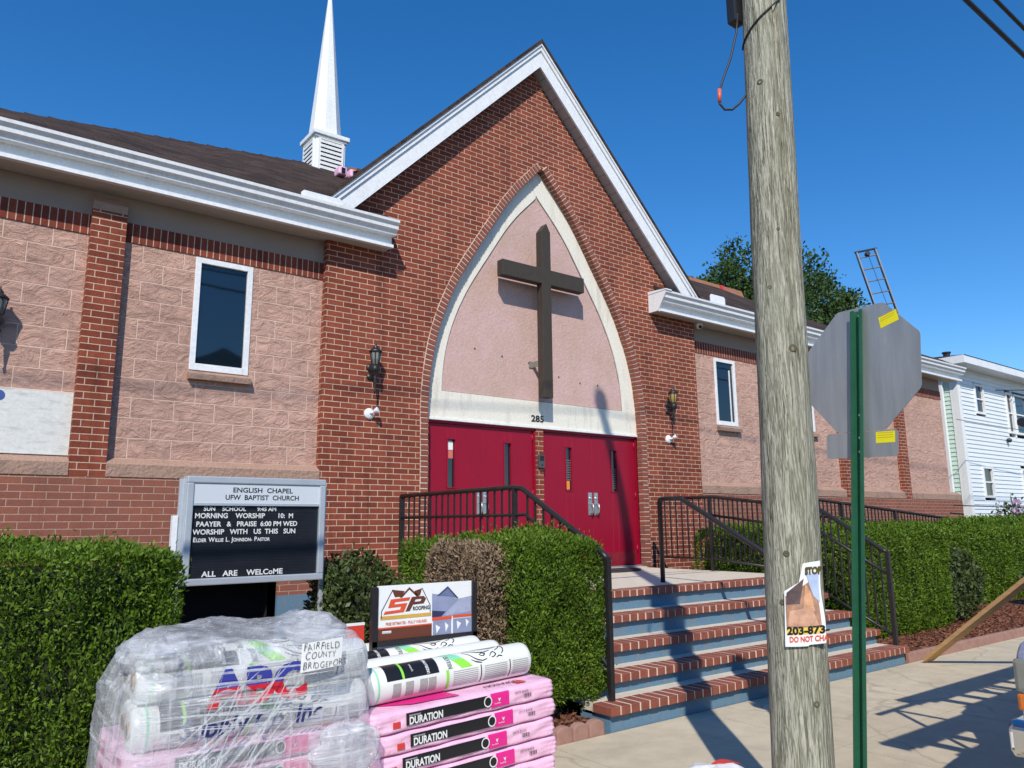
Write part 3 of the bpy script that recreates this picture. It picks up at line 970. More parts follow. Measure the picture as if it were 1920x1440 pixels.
s = G(); s.prism([(-.102, 5.151), (-.49, 5.151), (-.49, 5.17), (-.102, 5.20)], 9.055, 9.2, 'x'); s.build('eave_end_flashing', 'white', church)
for x0, x1, z in ((3.02, 3.52, 5.235), (10.23, 10.62, 5.30)):
    s = G(); s.prism([(x0+.03, 5.12), (x1-.03, 5.12), (x1, 5.15), (x1, z-.03), (x1-.03, z), (x0+.03, z), (x0, z-.03), (x0, 5.15)], -.446, -.43)
    s.build('gutter_splash_guard', 'white', church)
# rake boards
def chev(z_lo, z_hi, y0, y1, xl=3.45, xr=10.15, clip=5.03):
    A = []
    Lb = [(GX-(z_lo-clip)/GS, clip), (GX, z_lo), (GX+(z_lo-clip)/GS, clip)]
    Lt = [(GX+(z_hi-clip)/GS, clip), (GX, z_hi), (GX-(z_hi-clip)/GS, clip)]
    g = G(); g.prism(Lb+Lt, y0, y1); return g
rk = chev(8.262, 8.62, -.29, -.26).build('rake_board', 'white', church)
chev(8.525, 8.645, -.312, -.285).build('crown_trim', 'white', rk)
chev(8.60, 8.668, -.332, -.308).build('drip_trim', 'white', rk)
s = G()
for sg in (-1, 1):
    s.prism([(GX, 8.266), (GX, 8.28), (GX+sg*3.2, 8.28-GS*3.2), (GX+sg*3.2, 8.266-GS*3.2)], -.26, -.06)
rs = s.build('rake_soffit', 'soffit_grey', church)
s = G()
for sg in (-1, 1):
    for i in range(26):
        d = .12+.12*i
        zc = 8.266-GS*d
        s.box(GX+sg*d-.003, GX+sg*d+.003, -.259, -.1, zc-.0025, zc+.002)
s.build('soffit_seam', M('soffit_seam', (.15, .14, .14)), rs)
# gable roof
s = G()
for sg in (-1, 1):
    P = [(GX, 8.64), (GX, 8.70), (GX+sg*3.40, 8.70-GS*3.40), (GX+sg*3.38, 8.64-GS*3.38)]
    s.prism(P, -.345, 4.4)
s.build('gable_roof', 'roof', church)
s = G(); s.prism([(4.5, 5.2), (GX, 8.6), (9.0, 5.2)], 4.3, 4.38); s.build('gable_back', 'band', church)
# main roof
RX = [-8, -3, .25, 2.5, 4.65, 8, 11, 15, 18, 19.85]
RZ = [6.35, 6.95, 7.37, 7.63, 7.87, 7.99, 7.93, 7.78, 7.56, 7.43]
s = G()
V = []; F = []
# cut away in front of the gable wall: the eave strip stops at both gutters' ends
for a_, b_ in ((-8, 4.26), (9.2, 19.85)):
    s.add([(x, y, z+dz) for dz in (0, -.05) for x, y, z in ((a_, -.43, 5.145), (b_, -.43, 5.145), (b_, .03, 5.43), (a_, .03, 5.43))],
          [(0, 1, 2, 3), (7, 6, 5, 4), (0, 4, 5, 1), (1, 5, 6, 2), (2, 6, 7, 3), (3, 7, 4, 0)])
for x, z in zip(RX, RZ):
    V += [(x, .03, 5.425), (x, 4.0, z), (x, 9.3, 5.0), (x, .03, 5.38), (x, 4.0, z-.12), (x, 9.3, 4.95)]
for i in range(len(RX)-1):
    a, b = i*6, i*6+6
    F += [(a, b, b+1, a+1), (a+1, b+1, b+2, a+2), (a+3, a+4, b+4, b+3), (a+4, a+5, b+5, b+4), (a, a+3, b+3, b), (a+2, b+2, b+5, a+5)]
for a in (0, (len(RX)-1)*6):
    F += [(a, a+1, a+4, a+3), (a+1, a+2, a+5, a+4)]
s.add(V, F)
mr = s.build('main_roof', 'roof', church)
s = G()
for i in range(len(RX)-1):
    x = RX[i]
    while x < RX[i+1]-.02:
        z = RZ[i]+(RZ[i+1]-RZ[i])*(x-RX[i])/(RX[i+1]-RX[i])
        zz = z+random.uniform(.012, .018)
        s.prism([(3.86, z-.08), (4.0, zz), (4.14, z-.08), (4.0, z-.03)], x, min(x+.285, RX[i+1]), 'x')
        x += .29
s.build('ridge_shingle', 'roof', mr)
s = G(); s.prism([(-.2, 4.9), (4, 7.25), (8.9, 4.9)], 19.2, 19.38, 'x'); s.build('end_wall', 'band', church)

# steeple
sx_, sy_ = 5.12, 4.0
s = G(); s.box(sx_-.28, sx_+.28, sy_-.28, sy_+.28, 7.3, 8.34)
st = s.build('steeple', 'white_trim', church, bevel=.01)
s = G(); s.box(sx_-.34, sx_+.34, sy_-.34, sy_+.34, 8.34, 8.42); s.box(sx_-.31, sx_+.31, sy_-.31, sy_+.31, 8.30, 8.339); s.build('steeple_cap', 'white_trim', st, bevel=.012)
s = G()
R0 = .275
prof = [(R0, 8.42), (R0*.965, 8.47)] 
base = []
for (r, z) in ((R0, 8.42), (.245, 8.75), (.012, 11.6)):
    for j in range(8):
        a = PI/8+j*PI/4
        k = r/math.cos(PI/8)
        base.append((sx_+k*math.cos(a), sy_+k*math.sin(a), z))
F = []
for i in range(2):
    for j in range(8): F.append((i*8+j, i*8+(j+1) % 8, i*8+8+(j+1) % 8, i*8+8+j))
F += [tuple(range(7, -1, -1)), tuple(range(16, 24))]
s.add(base, F); s.build('spire', 'white_trim', st)
for ax in ('front', 'side'):
    f = G(); d = G(); sl = G()
    for i in range(8):
        z = 7.62+i*.082-.002
        if ax == 'front':
            sl.prism([(sy_-.318, z), (sy_-.318, z+.046), (sy_-.285, z+.074), (sy_-.285, z+.03)], sx_-.20, sx_+.20, 'x')
        else:
            sl.prism([(sx_-.318, z), (sx_-.318, z+.046), (sx_-.285, z+.074), (sx_-.285, z+.03)], sy_-.20, sy_+.20)
    if ax == 'front':
        d.box(sx_-.2, sx_+.2, sy_-.284, sy_-.2805, 7.6, 8.27)
        f.box(sx_-.235, sx_-.2, sy_-.315, sy_-.2805, 7.57, 8.28); f.box(sx_+.2, sx_+.235, sy_-.315, sy_-.2805, 7.57, 8.28); f.box(sx_-.2, sx_+.2, sy_-.315, sy_-.2845, 8.262, 8.28)
    else:
        d.box(sx_-.284, sx_-.2805, sy_-.2, sy_+.2, 7.6, 8.27)
        f.box(sx_-.315, sx_-.2805, sy_-.235, sy_-.2, 7.57, 8.28); f.box(sx_-.315, sx_-.2805, sy_+.2, sy_+.235, 7.57, 8.28); f.box(sx_-.315, sx_-.2845, sy_-.2, sy_+.2, 8.262, 8.28)
    sl.build('louvre', 'white_trim', st); d.build('vent_opening', 'dark', st); f.build('vent_frame', 'white_trim', st)

# ================================================================ STEPS
steps = thing('entrance_steps', (6.2, -2.1, 0), 'broad entrance steps with blue risers, brick nosings and concrete landing', 'steps')
NY = [-2.99, -3.28, -3.57, -3.86, -4.15]
NB = [.783, .604, .421, .258, .113]           # underside of each nosing
TH = .064
SX0, SX1 = 4.05, 8.36
s = G(); s.box(4.05, 8.55, -2.79, -.107, 0, .84); s.box(4.9, 8.78, -.107, .2, .3, .84)
s.build('landing', 'landing', steps)
s = G(); s.box(4.04, 8.56, -2.78, -.11, -.05, .80); s.build('landing_side', 'foundation', steps)
for k in range(5):
    top = NB[k]+TH
    y = NY[k]
    zb = NB[k+1]+TH-.03 if k < 4 else -.1
    s = G(); s.box(SX0+.012, SX1-.012, y+.045, y+.36, zb, NB[k])
    s.build('riser', 'foundation', steps)
    if k:
        s = G(); s.box(SX0+.012, SX1-.012, y+.205, NY[k-1]+.045, NB[k]-.02, top-.003)
        s.build('tread', 'landing', steps)
    s = G(); m_ = G()
    x = SX0-.02
    nb = int(round((SX1-SX0+.04)/.1005))
    pw = (SX1-SX0+.04)/nb
    for i in range(nb):
        dz = random.uniform(-.0012, .0012); dy = random.uniform(-.004, .003)
        s.box(x+.0065, x+pw-.0065, y+dy, y+.2, NB[k]+.001+dz*.5, top+dz)
        x += pw
    o = s.build('nosing', 'step_brick', steps, bevel=.004, seg=1)
    m_.box(SX0-.012, SX1+.012, y+.004, y+.204, NB[k]+.003, top-.0018)
    m_.build('mortar_bed', 'mortar', o)

mat_ = thing('door_mat', (7.45, -.75, .842), 'black half round rubber mat on the landing before the red doors', 'door mat')
s = G()
P = [(7.45+.72*math.cos(a), -.32-.62*math.sin(a)) for a in np.linspace(0, PI, 24)]
s.prism(P, .842, .856, 'z'); s.build('mat', 'terracotta', mat_)

# ================================================================ RAILINGS
def baluster_run(t, p0, p1, lo, n, w=.0075):
    """n square balusters between rail points p0->p1 (top ends), reaching down by lo"""
    first = None
    for i in range(n):
        f = (i+.5)/n
        x = p0[0]+(p1[0]-p0[0])*f; y = p0[1]+(p1[1]-p0[1])*f; z = p0[2]+(p1[2]-p0[2])*f
        off = world_loc(t)
        if first is None:
            g = G(); g.box(-w, w, -w, w, -lo, 0)
            first = g.build('baluster', 'black_metal', t, local=True)
            first.location = (x-off.x, y-off.y, z-off.z)
        else:
            link_copy(first, t, (x-off.x, y-off.y, z-off.z))

def rail(t, name, pts, r=.02, n=8):
    return G().tube(pts, r, n).build(name, 'black_metal', t, smooth=True)

# left railing: guard along the landing edge, then down the steps
t = thing('stair_railing', (4.2, -2.86, .84), 'black iron railing with balusters beside the left red doors and green hedge', 'railing')
rail(t, 'handrail', [(4.25, -.66, 1.80), (4.2, -2.80, 1.80), (4.2, -2.93, 1.785), (4.2, -3.93, 1.245), (4.2, -3.99, 1.20)], .024)
rail(t, 'middle_rail', [(4.25, -.66, 1.56), (4.2, -2.98, 1.555), (4.2, -3.98, .99)], .016)
rail(t, 'bottom_rail', [(4.25, -.66, .97), (4.2, -2.86, .97)], .014)
rail(t, 'bottom_rail', [(4.2, -2.86, .90), (4.2, -3.99, .36)], .014)
for p in ((4.25, -.66, .84, 1.80), (4.2, -2.82, .84, 1.80), (4.2, -3.985, .14, 1.22)):
    s = G(); s.box(p[0]-.02, p[0]+.02, p[1]-.02, p[1]+.02, p[2], p[3]); s.build('post', 'black_metal', t, bevel=.004)
baluster_run(t, (4.25, -.66, 1.79), (4.2, -2.80, 1.79), .82, 18)
baluster_run(t, (4.2, -2.95, 1.76), (4.2, -3.93, 1.24), .86, 9)
rail(t, 'brace', [(4.2, -3.62, .66), (4.2, -3.985, .40)], .016)
# middle handrail
t = thing('handrail', (6.46, -2.5, .84), 'plain black single pipe handrail standing in the middle of the landing edge', 'handrail')
rail(t, 'pipe', [(6.46, -2.5, .84), (6.46, -2.5, 1.70), (6.46, -2.54, 1.735), (6.46, -2.80, 1.735), (6.46, -3.92, 1.12), (6.46, -3.985, 1.05), (6.46, -3.985, .15)], .026, 10)
# right railing
t = thing('stair_railing', (8.42, -2.6, .84), 'black iron railing with balusters on the right side of the steps behind the pole', 'railing')
rail(t, 'handrail', [(8.5, -.66, 1.825), (8.5, -1.62, 1.82), (8.46, -2.45, 1.72), (8.36, -3.2, 1.655), (8.36, -3.98, 1.16), (8.36, -4.02, 1.14)], .024)
rail(t, 'middle_rail', [(8.5, -1.56, 1.58), (8.46, -2.45, 1.47), (8.36, -3.25, 1.36), (8.36, -4.02, .90)], .018)
rail(t, 'bottom_rail', [(8.5, -.66, 1.0), (8.5, -1.6, 1.0), (8.46, -2.5, .92)], .016)
rail(t, 'bottom_rail', [(8.40, -3.0, .79), (8.36, -4.02, .27)], .016)
for p in ((8.5, -.66, .84, 1.82), (8.5, -1.56, .84, 1.82), (8.36, -4.02, .06, 1.15), (8.43, -2.75, .84, 1.69)):
    s = G(); s.box(p[0]-.022, p[0]+.022, p[1]-.022, p[1]+.022, p[2], p[3]); s.build('post', 'black_metal', t, bevel=.004)
baluster_run(t, (8.5, -.70, 1.81), (8.5, -1.53, 1.81), .81, 8)
baluster_run(t, (8.5, -1.60, 1.81), (8.46, -2.45, 1.71), .79, 11)
baluster_run(t, (8.46, -2.5, 1.70), (8.36, -3.2, 1.645), .84, 7)
baluster_run(t, (8.36, -3.25, 1.61), (8.36, -3.98, 1.16), .86, 8)
# ramp railing along the wall on the right
t = thing('ramp_railing', (15, -1.0, .6), 'long black ramp railing sloping down above the right hedges', 'railing')
rail(t, 'handrail', [(10.9, -1, 1.93), (18.4, -1, 1.415), (20.5, -1, 1.27)], .027)
rail(t, 'middle_rail', [(10.9, -1, 1.66), (20.5, -1, 1.0)], .03)
for i in range(6):
    x = 10.95+1.85*i; z = 1.93-(x-10.9)*.0687
    s = G(); s.box(x-.025, x+.025, -1.025, -.975, .3, z); s.build('post', 'black_metal', t)
baluster_run(t, (10.95, -1, 1.92), (20.4, -1, 1.27), 1.0, 78, .009)

# ================================================================ PLANTS
FR = [.6, 1, 1.3, .25, 1]
hedge('clipped_hedge', (-.6, -3.3, 0), (-.69, -3.33, .68), (1.875, .58, .69), 125000, 'large clipped green hedge beside the left wrapped pallet under the church sign', size=.029, faces=[.05, 1, 1.2, .06, 1, .0], lump=.05, trunks=5, p=16)
hedge('clipped_hedge', (3.95, -3.35, 0), (3.88, -3.32, .76), (.43, .62, .63), 75000, 'bushy green hedge beside the left end of the blue steps', size=.028, faces=[.7, 1, 1.3, .1, 1.1, .4], lump=.06, p=8, trunks=2)
hedge('dead_shrub', (3.5, -3.2, 0), (3.47, -3.22, .735), (.22, .46, .60), 26000, 'brown dried out shrub on the left flank of the bushy hedge by the steps', 'shrub', size=.032, leaf='dead', faces=[1.3, .1, .9, .1, 1, .3], lump=.06, p=6, trunks=1, core='twig')
hedge('clipped_hedge', (3.62, -2.45, 0), (3.60, -2.48, .70), (.26, .30, .64), 16000, 'small green hedge end behind the brown dried shrub', size=.034, faces=[1, .3, 1.0, .1, 1, .3], lump=.05, p=5, trunks=1)
hedge('leafy_bush', (3.0, -1.95, 0), (3.05, -1.95, .61), (.40, .40, .60), 7500, 'rounded dark leafy bush between the church sign and the yard sign', 'bush', size=.044, leaf='yew', faces=[1, .6, 1.2, .6, 1.1, .4], lump=.12, p=2.6, aspect=.6, spread=1.0, trunks=2)
hedge('clipped_hedge', (9.7, -1.6, 0), (9.72, -1.72, .72), (1.06, .80, .70), 26000, 'square dark green hedge seen through the landing railing balusters', size=.042, faces=[1.3, .4, 1, .1, 1, .2], lump=.04, trunks=2)
hedge('clipped_hedge', (10.0, -2.6, 0), (10.06, -2.70, .715), (1.34, .72, .70), 70000, 'bright green clipped hedge behind the right stair railing and sign post', size=.037, faces=[1, .7, 1.2, .05, 1, .1], lump=.05, trunks=3)
hedge('clipped_hedge', (15.0, -2.0, 0), (15.2, -1.85, .70), (3.6, .62, .70), 70000, 'long green clipped hedge at the right in front of the white house', size=.05, faces=[1, .3, 1.2, .05, 1, .1], lump=.05, trunks=6)
hedge('clipped_hedge', (17.2, -1.0, 0), (19.0, -1.6, .74), (3.6, .6, .76), 30000, 'farthest green hedge below the flowering shrub', size=.06, faces=[1, .3, 1.2, .1, 1, .1], lump=.06, trunks=5)
hedge('leafy_bush', (11.8, -2.9, 0), (11.75, -2.85, .57), (1.0, .52, .56), 9500, 'dark glossy leafy bush in front of the right hedges above the mulch', 'bush', size=.05, leaf='yew', faces=[1, .4, 1.2, .5, 1, .4], lump=.13, p=2.6, aspect=.6, spread=1.1, trunks=2)
hedge('leafy_bush', (15.0, -3.2, 0), (15.2, -3.2, .36), (.45, .35, .34), 2200, 'low leafy bush at the right edge beside the truck', 'bush', size=.06, leaf='yew', faces=[1, .4, 1.2, .5, 1, .4], lump=.12, p=2.4, aspect=.6, spread=1.1, trunks=1)
# flowering shrub with bare shoots
t = thing('flowering_shrub', (21.2, -.7, 0), 'tall wispy shrub with pale purple flowers before the white house', 'shrub')
st_ = G(); P = []; Q = []
for i in range(46):
    x = 20.2+random.uniform(0, 3.4); y = -.7+random.uniform(-.4, .4)
    h = random.uniform(1.5, 2.15)
    lx, ly = random.uniform(-.35, .35), random.uniform(-.25, .25)
    st_.tube([(x, y, .3), (x+lx*.5, y+ly*.5, h*.65), (x+lx, y+ly, h)], [.012, .009, .004], 5)
    for k in range(46):
        f = random.uniform(.25, 1)
        P.append((x+lx*f+random.uniform(-.12, .12), y+ly*f+random.uniform(-.12, .12), .3+(h-.3)*f+random.uniform(-.05, .05)))
        if random.random() < .22: Q.append((x+lx*f+random.uniform(-.12, .12), y+ly*f-.05, .3+(h-.3)*f+random.uniform(-.02, .06)))
st_.build('stems', 'twig', t)
P = np.array(P); V, F = leaves(P, unit(RNG.normal(size=P.shape)), .10, .5, .3, .2); np_mesh('foliage', V, F, 'yew', t)
Q = np.array(Q); V, F = leaves(Q, unit(RNG.normal(size=Q.shape)), .10, .8, .3, .2); np_mesh('blossom', V, F, 'flower', t)

# tree behind the church
t = thing('tree', (34.0, 14.5, 0), 'tall green leafy tree rising behind the church roof on the right', 'tree')
s = G(); s.tube([(35.5, 14.5, 0), (35.4, 14.6, 6), (35.6, 14.4, 10), (35.2, 14.6, 14.5)], [.45, .36, .26, .1], 10)
s.build('trunk', 'bark', t, smooth=True)
lobes = [(29.4, 14.4, 12.3, 1.0), (31.0, 14.4, 13.0, 1.5), (33.0, 14.8, 14.2, 1.9), (35.5, 14.5, 14.6, 2.0), (38.0, 14.8, 14.4, 2.0), (39.8, 14.2, 13.7, 1.5), (41.2, 14.4, 13.2, 1.2), (36.2, 13.5, 12.0, 2.6), (33.0, 13.6, 11.6, 2.4), (31.0, 14, 11.0, 1.7), (39.8, 14.6, 11.4, 2.2), (43.4, 14.8, 12.0, 1.5), (45.2, 14.6, 11.0, 1.6), (38.0, 13.6, 10.2, 2.5), (35, 14, 9.6, 3.0), (42.6, 14.8, 10.0, 2.0)]
lim = G()
for (x, y, z, r) in lobes:
    lim.tube([(35.5, 14.5, 7.0+random.random()*2), ((35.5+x)/2, (14.5+y)/2, (9+z)/2), (x, y, z)], [.16, .10, .04], 6)
lim.build('limb', 'bark', t)
PP = []; NN = []
for (x, y, z, r) in lobes:
    for q in range(24):
        d = RNG.normal(size=3); d /= np.linalg.norm(d)
        c = np.array([x, y, z])+d*r*RNG.uniform(.45, 1.0)
        k = 120
        rr = RNG.normal(size=(k, 3))*r*.15
        PP.append(c+rr); NN.append(unit(rr+d*r*.1))
PP = np.concatenate(PP); NN = np.concatenate(NN)
V, F = leaves(PP, NN, .19, .62, .8, .1); np_mesh('crown', V, F, 'treeleaf', t)

# ================================================================ CHURCH SIGN
BY = -2.1
t = thing('church_sign', (2.2, BY, 0), 'aluminium framed letter board sign with white header on two posts', 'sign')
X0, X1, Z0, Z1 = 1.575, 2.70, 1.035, 1.862
for x in (X0-.035, X1+.005):
    s = G(); s.box(x, x+.035, BY+.04, BY+.075, 0, Z1-.02); s.build('post', 'sign_frame', t, bevel=.003)
s = G(); s.box(X0-.075, X0-.036, BY+.03, BY+.08, .98, Z1-.30); s.build('side_bracket', 'white', t)
s = G(); s.box(X0, X1, BY+.0, BY+.09, Z0, Z1); s.build('cabinet', 'sign_frame', t, bevel=.006)
fw = .052
s = G()
for q in ((X0, X1, Z1-fw, Z1), (X0, X1, Z0, Z0+fw), (X0, X0+fw, Z0+fw, Z1-fw), (X1-fw, X1, Z0+fw, Z1-fw)):
    s.box(q[0], q[1], BY-.038, BY-.0005, q[2], q[3])
s.build('door_frame', 'sign_frame', t, bevel=.008)
ZH = 1.655
s = G(); s.box(X0+fw, X1-fw, BY-.026, BY-.001, ZH, Z1-fw); hd = s.build('header_panel', 'sign_white', t)
s = G(); s.box(X0+fw, X1-fw, BY-.030, BY-.001, ZH-.018, ZH-.0005); s.build('header_rail', 'sign_frame', t)
s = G(); s.box(X0+fw, X1-fw, BY-.008, BY-.0008, Z0+fw, ZH-.0185)
for i in range(24):
    z = Z0+fw+.012+i*.0222
    if z < ZH-.03: s.box(X0+fw+.002, X1-fw-.002, BY-.0105, BY-.0081, z, z+.004)
lb = s.build('letter_board', 'sign_black', t)
yh = BY-.0275
xc = (X0+X1)/2
s = G()
s.text('ENGLISH  CHAPEL', .054, (xc+.03, yh, 1.742), align='CENTER', bold=.0010, sx=1.12)
s.text('UFW  BAPTIST  CHURCH', .054, (xc+.03, yh, 1.684), align='CENTER', bold=.0010, sx=1.0)
s.build('header_lettering', 'print_black', hd)
yl = BY-.0125
s = G()
rows = [('SUN    SCHOOL       9:45 AM', 1.597, .046, .085, 1.0), ('MORNING    WORSHIP       10:  M', 1.541, .054, .022, .98), ('PAAYER   &   PRAISE  6:00 PM WED', 1.477, .054, .035, .98),
        ('WORSHIP   WITH   US  THIS   SUN', 1.417, .054, .014, .99)]
for txt, z, sz, dx, k in rows:
    s.text(txt, sz, (X0+fw+dx, yl, z), align='LEFT', bold=.0012, sx=k)
x = X0+fw+.02
for word in ('Elder', 'Willie', 'L.', 'Johnson-', 'Pastor'):
    s.text(word[0], .048, (x, yl, 1.360), align='LEFT', bold=.001, sx=.9); x += twidth(word[0], .048, .9, .001)+.003
    if len(word) > 1:
        s.text(word[1:].upper(), .037, (x, yl, 1.360), align='LEFT', bold=.001, sx=.86); x += twidth(word[1:].upper(), .037, .86, .001)
    x += .016
s.text('ALL   ARE    WELCoME', .058, (X0+fw+.10, yl, 1.098), align='LEFT', bold=.0014, sx=1.1)
s.build('lettering', 'letter_white', lb)

# ================================================================ YARD SIGN (flat print)
t = thing('yard_sign', (2.4, -4.36, 0), 'roofing yard sign with house picture in a black frame behind white rolls', 'yard sign')
A0, A1, B0, B1 = 2.055, 2.685, .84, 1.135
Y = -4.36
for x in (A0-.035, A1):
    s = G(); s.box(x, x+.035, Y-.018, Y+.018, 0, B1-.005); s.build('frame_post', 'black_metal', t, bevel=.003)
s = G(); s.box(A0-.034, A1+.034, Y-.018, Y+.018, B0-.03, B0-.0005); s.build('frame_bar', 'black_metal', t)
s = G(); s.box(A0, A1, Y-.005, Y+.005, B0, B1); pn = s.build('panel', 'paper', t)
W_, H_ = A1-A0, B1-B0
def uvp(u, v, k=0): return (A0+W_*u, B0+H_*(1-v))
def flat(name, mat, polys, k):
    s = G()
    for P in polys:
        q = [uvp(u, v) for u, v in P]
        s.add([(x, Y-.0054-.0008*k, z) for x, z in q], [tuple(range(len(q)))])
    return s.build(name, mat, pn)
RB = lambda a, b, c, d: [(a, b), (c, b), (c, d), (a, d)]
flat('brown_band', 'brownprint', [RB(0, .79, .56, 1.0)], 1)
flat('red_band', 'orange', [RB(0, .765, .56, .79)], 2)
flat('roof_picture', 'slate', [[(.56, .205), (.64, .23), (.85, .34), (1, .30), (1, .655), (.56, .655)]], 1)
BGP = M('blue_grey_print', (.13, .16, .28), .5, .2, 20)
flat('gable_picture', BGP, [[(.62, .25), (.73, .11), (.84, .32), (.74, .28)]], 2)
flat('eave_picture', 'navy', [[(.56, .53), (.71, .565), (.66, .655), (.56, .655)]], 2)
flat('hip_picture', M('pale_slate_print', (.36, .38, .50), .5, .2, 20), [[(.86, .345), (.99, .31), (.99, .60), (.70, .655), (.72, .57)]], 2)
flat('gable_trim', 'navy', [[(.61, .255), (.73, .08), (.73, .115), (.63, .255)]], 3)
flat('gable_trim', 'navy', [[(.73, .08), (.85, .325), (.83, .325), (.73, .115)]], 3)
flat('picture_panels', 'slate', [RB(.57, .72, .77, 1), RB(.79, .72, 1, 1)], 2)
flat('picture_heading', 'orange', [RB(.56, .66, .775, .72), RB(.785, .65, 1, .70)], 3)
flat('picture_arrow', 'paper', [[(.60, .80), (.65, .86), (.61, .97)], [(.70, .77), (.74, .84), (.71, .96)], [(.83, .76), (.88, .82), (.84, .93)], [(.93, .74), (.97, .8), (.94, .90)]], 3)
logo = [[(.14, .08), (.27, .12), (.235, .22), (.17, .22)], [(.37, .13), (.45, .09), (.43, .22), (.385, .22)],
        [(.22, .235), (.318, .05), (.42, .235), (.395, .235), (.318, .095), (.245, .235)]]
flat('logo_roof', 'brownprint', logo, 2)
for a, b in (((.04, .47), (.15, .08)), ((.45, .08), (.54, .42)), ((.04, .47), (.04, .60)), ((.54, .42), (.54, .55))):
    dx, dy = b[0]-a[0], b[1]-a[1]; L = math.hypot(dx, dy); nx, ny = -dy/L*.004, dx/L*.005
    flat('logo_outline', 'navy', [[(a[0]-nx, a[1]-ny), (a[0]+nx, a[1]+ny), (b[0]+nx, b[1]+ny), (b[0]-nx, b[1]-ny)]], 2)
flat('logo_letter', 'orange', [[(.13, .26), (.33, .24), (.315, .30), (.175, .315), (.165, .355), (.30, .345), (.265, .51), (.06, .53), (.075, .475), (.225, .46), (.235, .405), (.105, .415)]], 2)
flat('logo_letter', 'brownprint', [[(.345, .24), (.47, .235), (.495, .29), (.47, .375), (.36, .385), (.37, .335), (.435, .33), (.447, .285), (.385, .29), (.325, .50), (.28, .505)]], 2)
flat('gold_bar', 'gold', [RB(.03, .56, .55, .625)], 2)
s = G()
s.text('ROOFING', .029, (uvp(.445, .475)[0], Y-.0072, uvp(0, .492)[1]), align='CENTER', bold=.0010, sx=.86)
s.build('lettering', 'print_black', pn)
s = G()
s.text('FREE ESTIMATES - FULLY INSURED', .0205, (uvp(.295, 0)[0], Y-.0072, uvp(0, .73)[1]), align='CENTER', bold=.0007, sx=.86)
s.build('lettering', M('pale_red_print', (.70, .22, .16)), pn)
flat('small_caption', 'paper', [RB(.05, .83, .14, .875)], 3)
s = G(); s.text('FOLLOW US', .0095, (uvp(.095, 0)[0], Y-.009, uvp(0, .868)[1]), sx=1.0); s.build('lettering', 'brownprint', pn)
# red plastic card standing behind the rolls
t = thing('red_card', (1.93, -4.24, 0), 'small red plastic sign with white top edge behind the rolls', 'small sign')
s = G(); s.box(1.93, 2.04, -4.245, -4.235, .75, .925); s.build('panel', 'redlogo', t, bevel=.003)
s = G(); s.box(1.93, 2.04, -4.2465, -4.2335, .918, .932); s.build('edge_strip', 'paper', t)
s = G(); s.box(1.975, 1.99, -4.233, -4.225, 0, .80); s.build('stake', 'black_metal', t)

# ================================================================ SHINGLE BUNDLES AND ROLLS
BL, BW, BH = 1.10, .335, .094
def bprof(a, k=5.0):
    c, s_ = math.cos(a), math.sin(a)
    r = (abs(c)**k+abs(s_)**k)**(-1/k)
    return c*r, s_*r
def bundle_mesh(seed):
    g = G(); rn = random.Random(seed)
    ph = [rn.uniform(0, 6.28) for _ in range(8)]
    def fn(u, v):
        x = (u-.5)*2
        a = 2*PI*v
        cy, cz = bprof(a, 9)
        e = (1-abs(x)**30)**(1/9) if abs(x) < 1 else 0.0
        e = max(e, .0)
        wr = .0025*math.sin(34*u+ph[0]+3*math.sin(a*2+ph[1]))+.002*math.sin(13*u+ph[2])*math.sin(3*a+ph[3])
        pl = .003*math.sin(a*14+ph[4])*abs(x)**6
        y = cy*(BW/2*(.62+.38*e)+wr+pl); z = cz*(BH/2*(.45+.55*e)+wr*.4)
        return (x*BL/2*(1+.006*math.sin(5*a+ph[5])), y, z+BH/2)
    g.grid(fn, 64, 56)
    g.F.append(tuple(j*65 for j in range(56))); g.F.append(tuple(j*65+64 for j in range(55, -1, -1)))
    return g, ph
def front_y(x, z, ph=None):
    zz = (z-BH/2)/(BH/2)
    return -(BW/2)*(max(0, 1-abs(zz)**9))**(1/9)-.0068
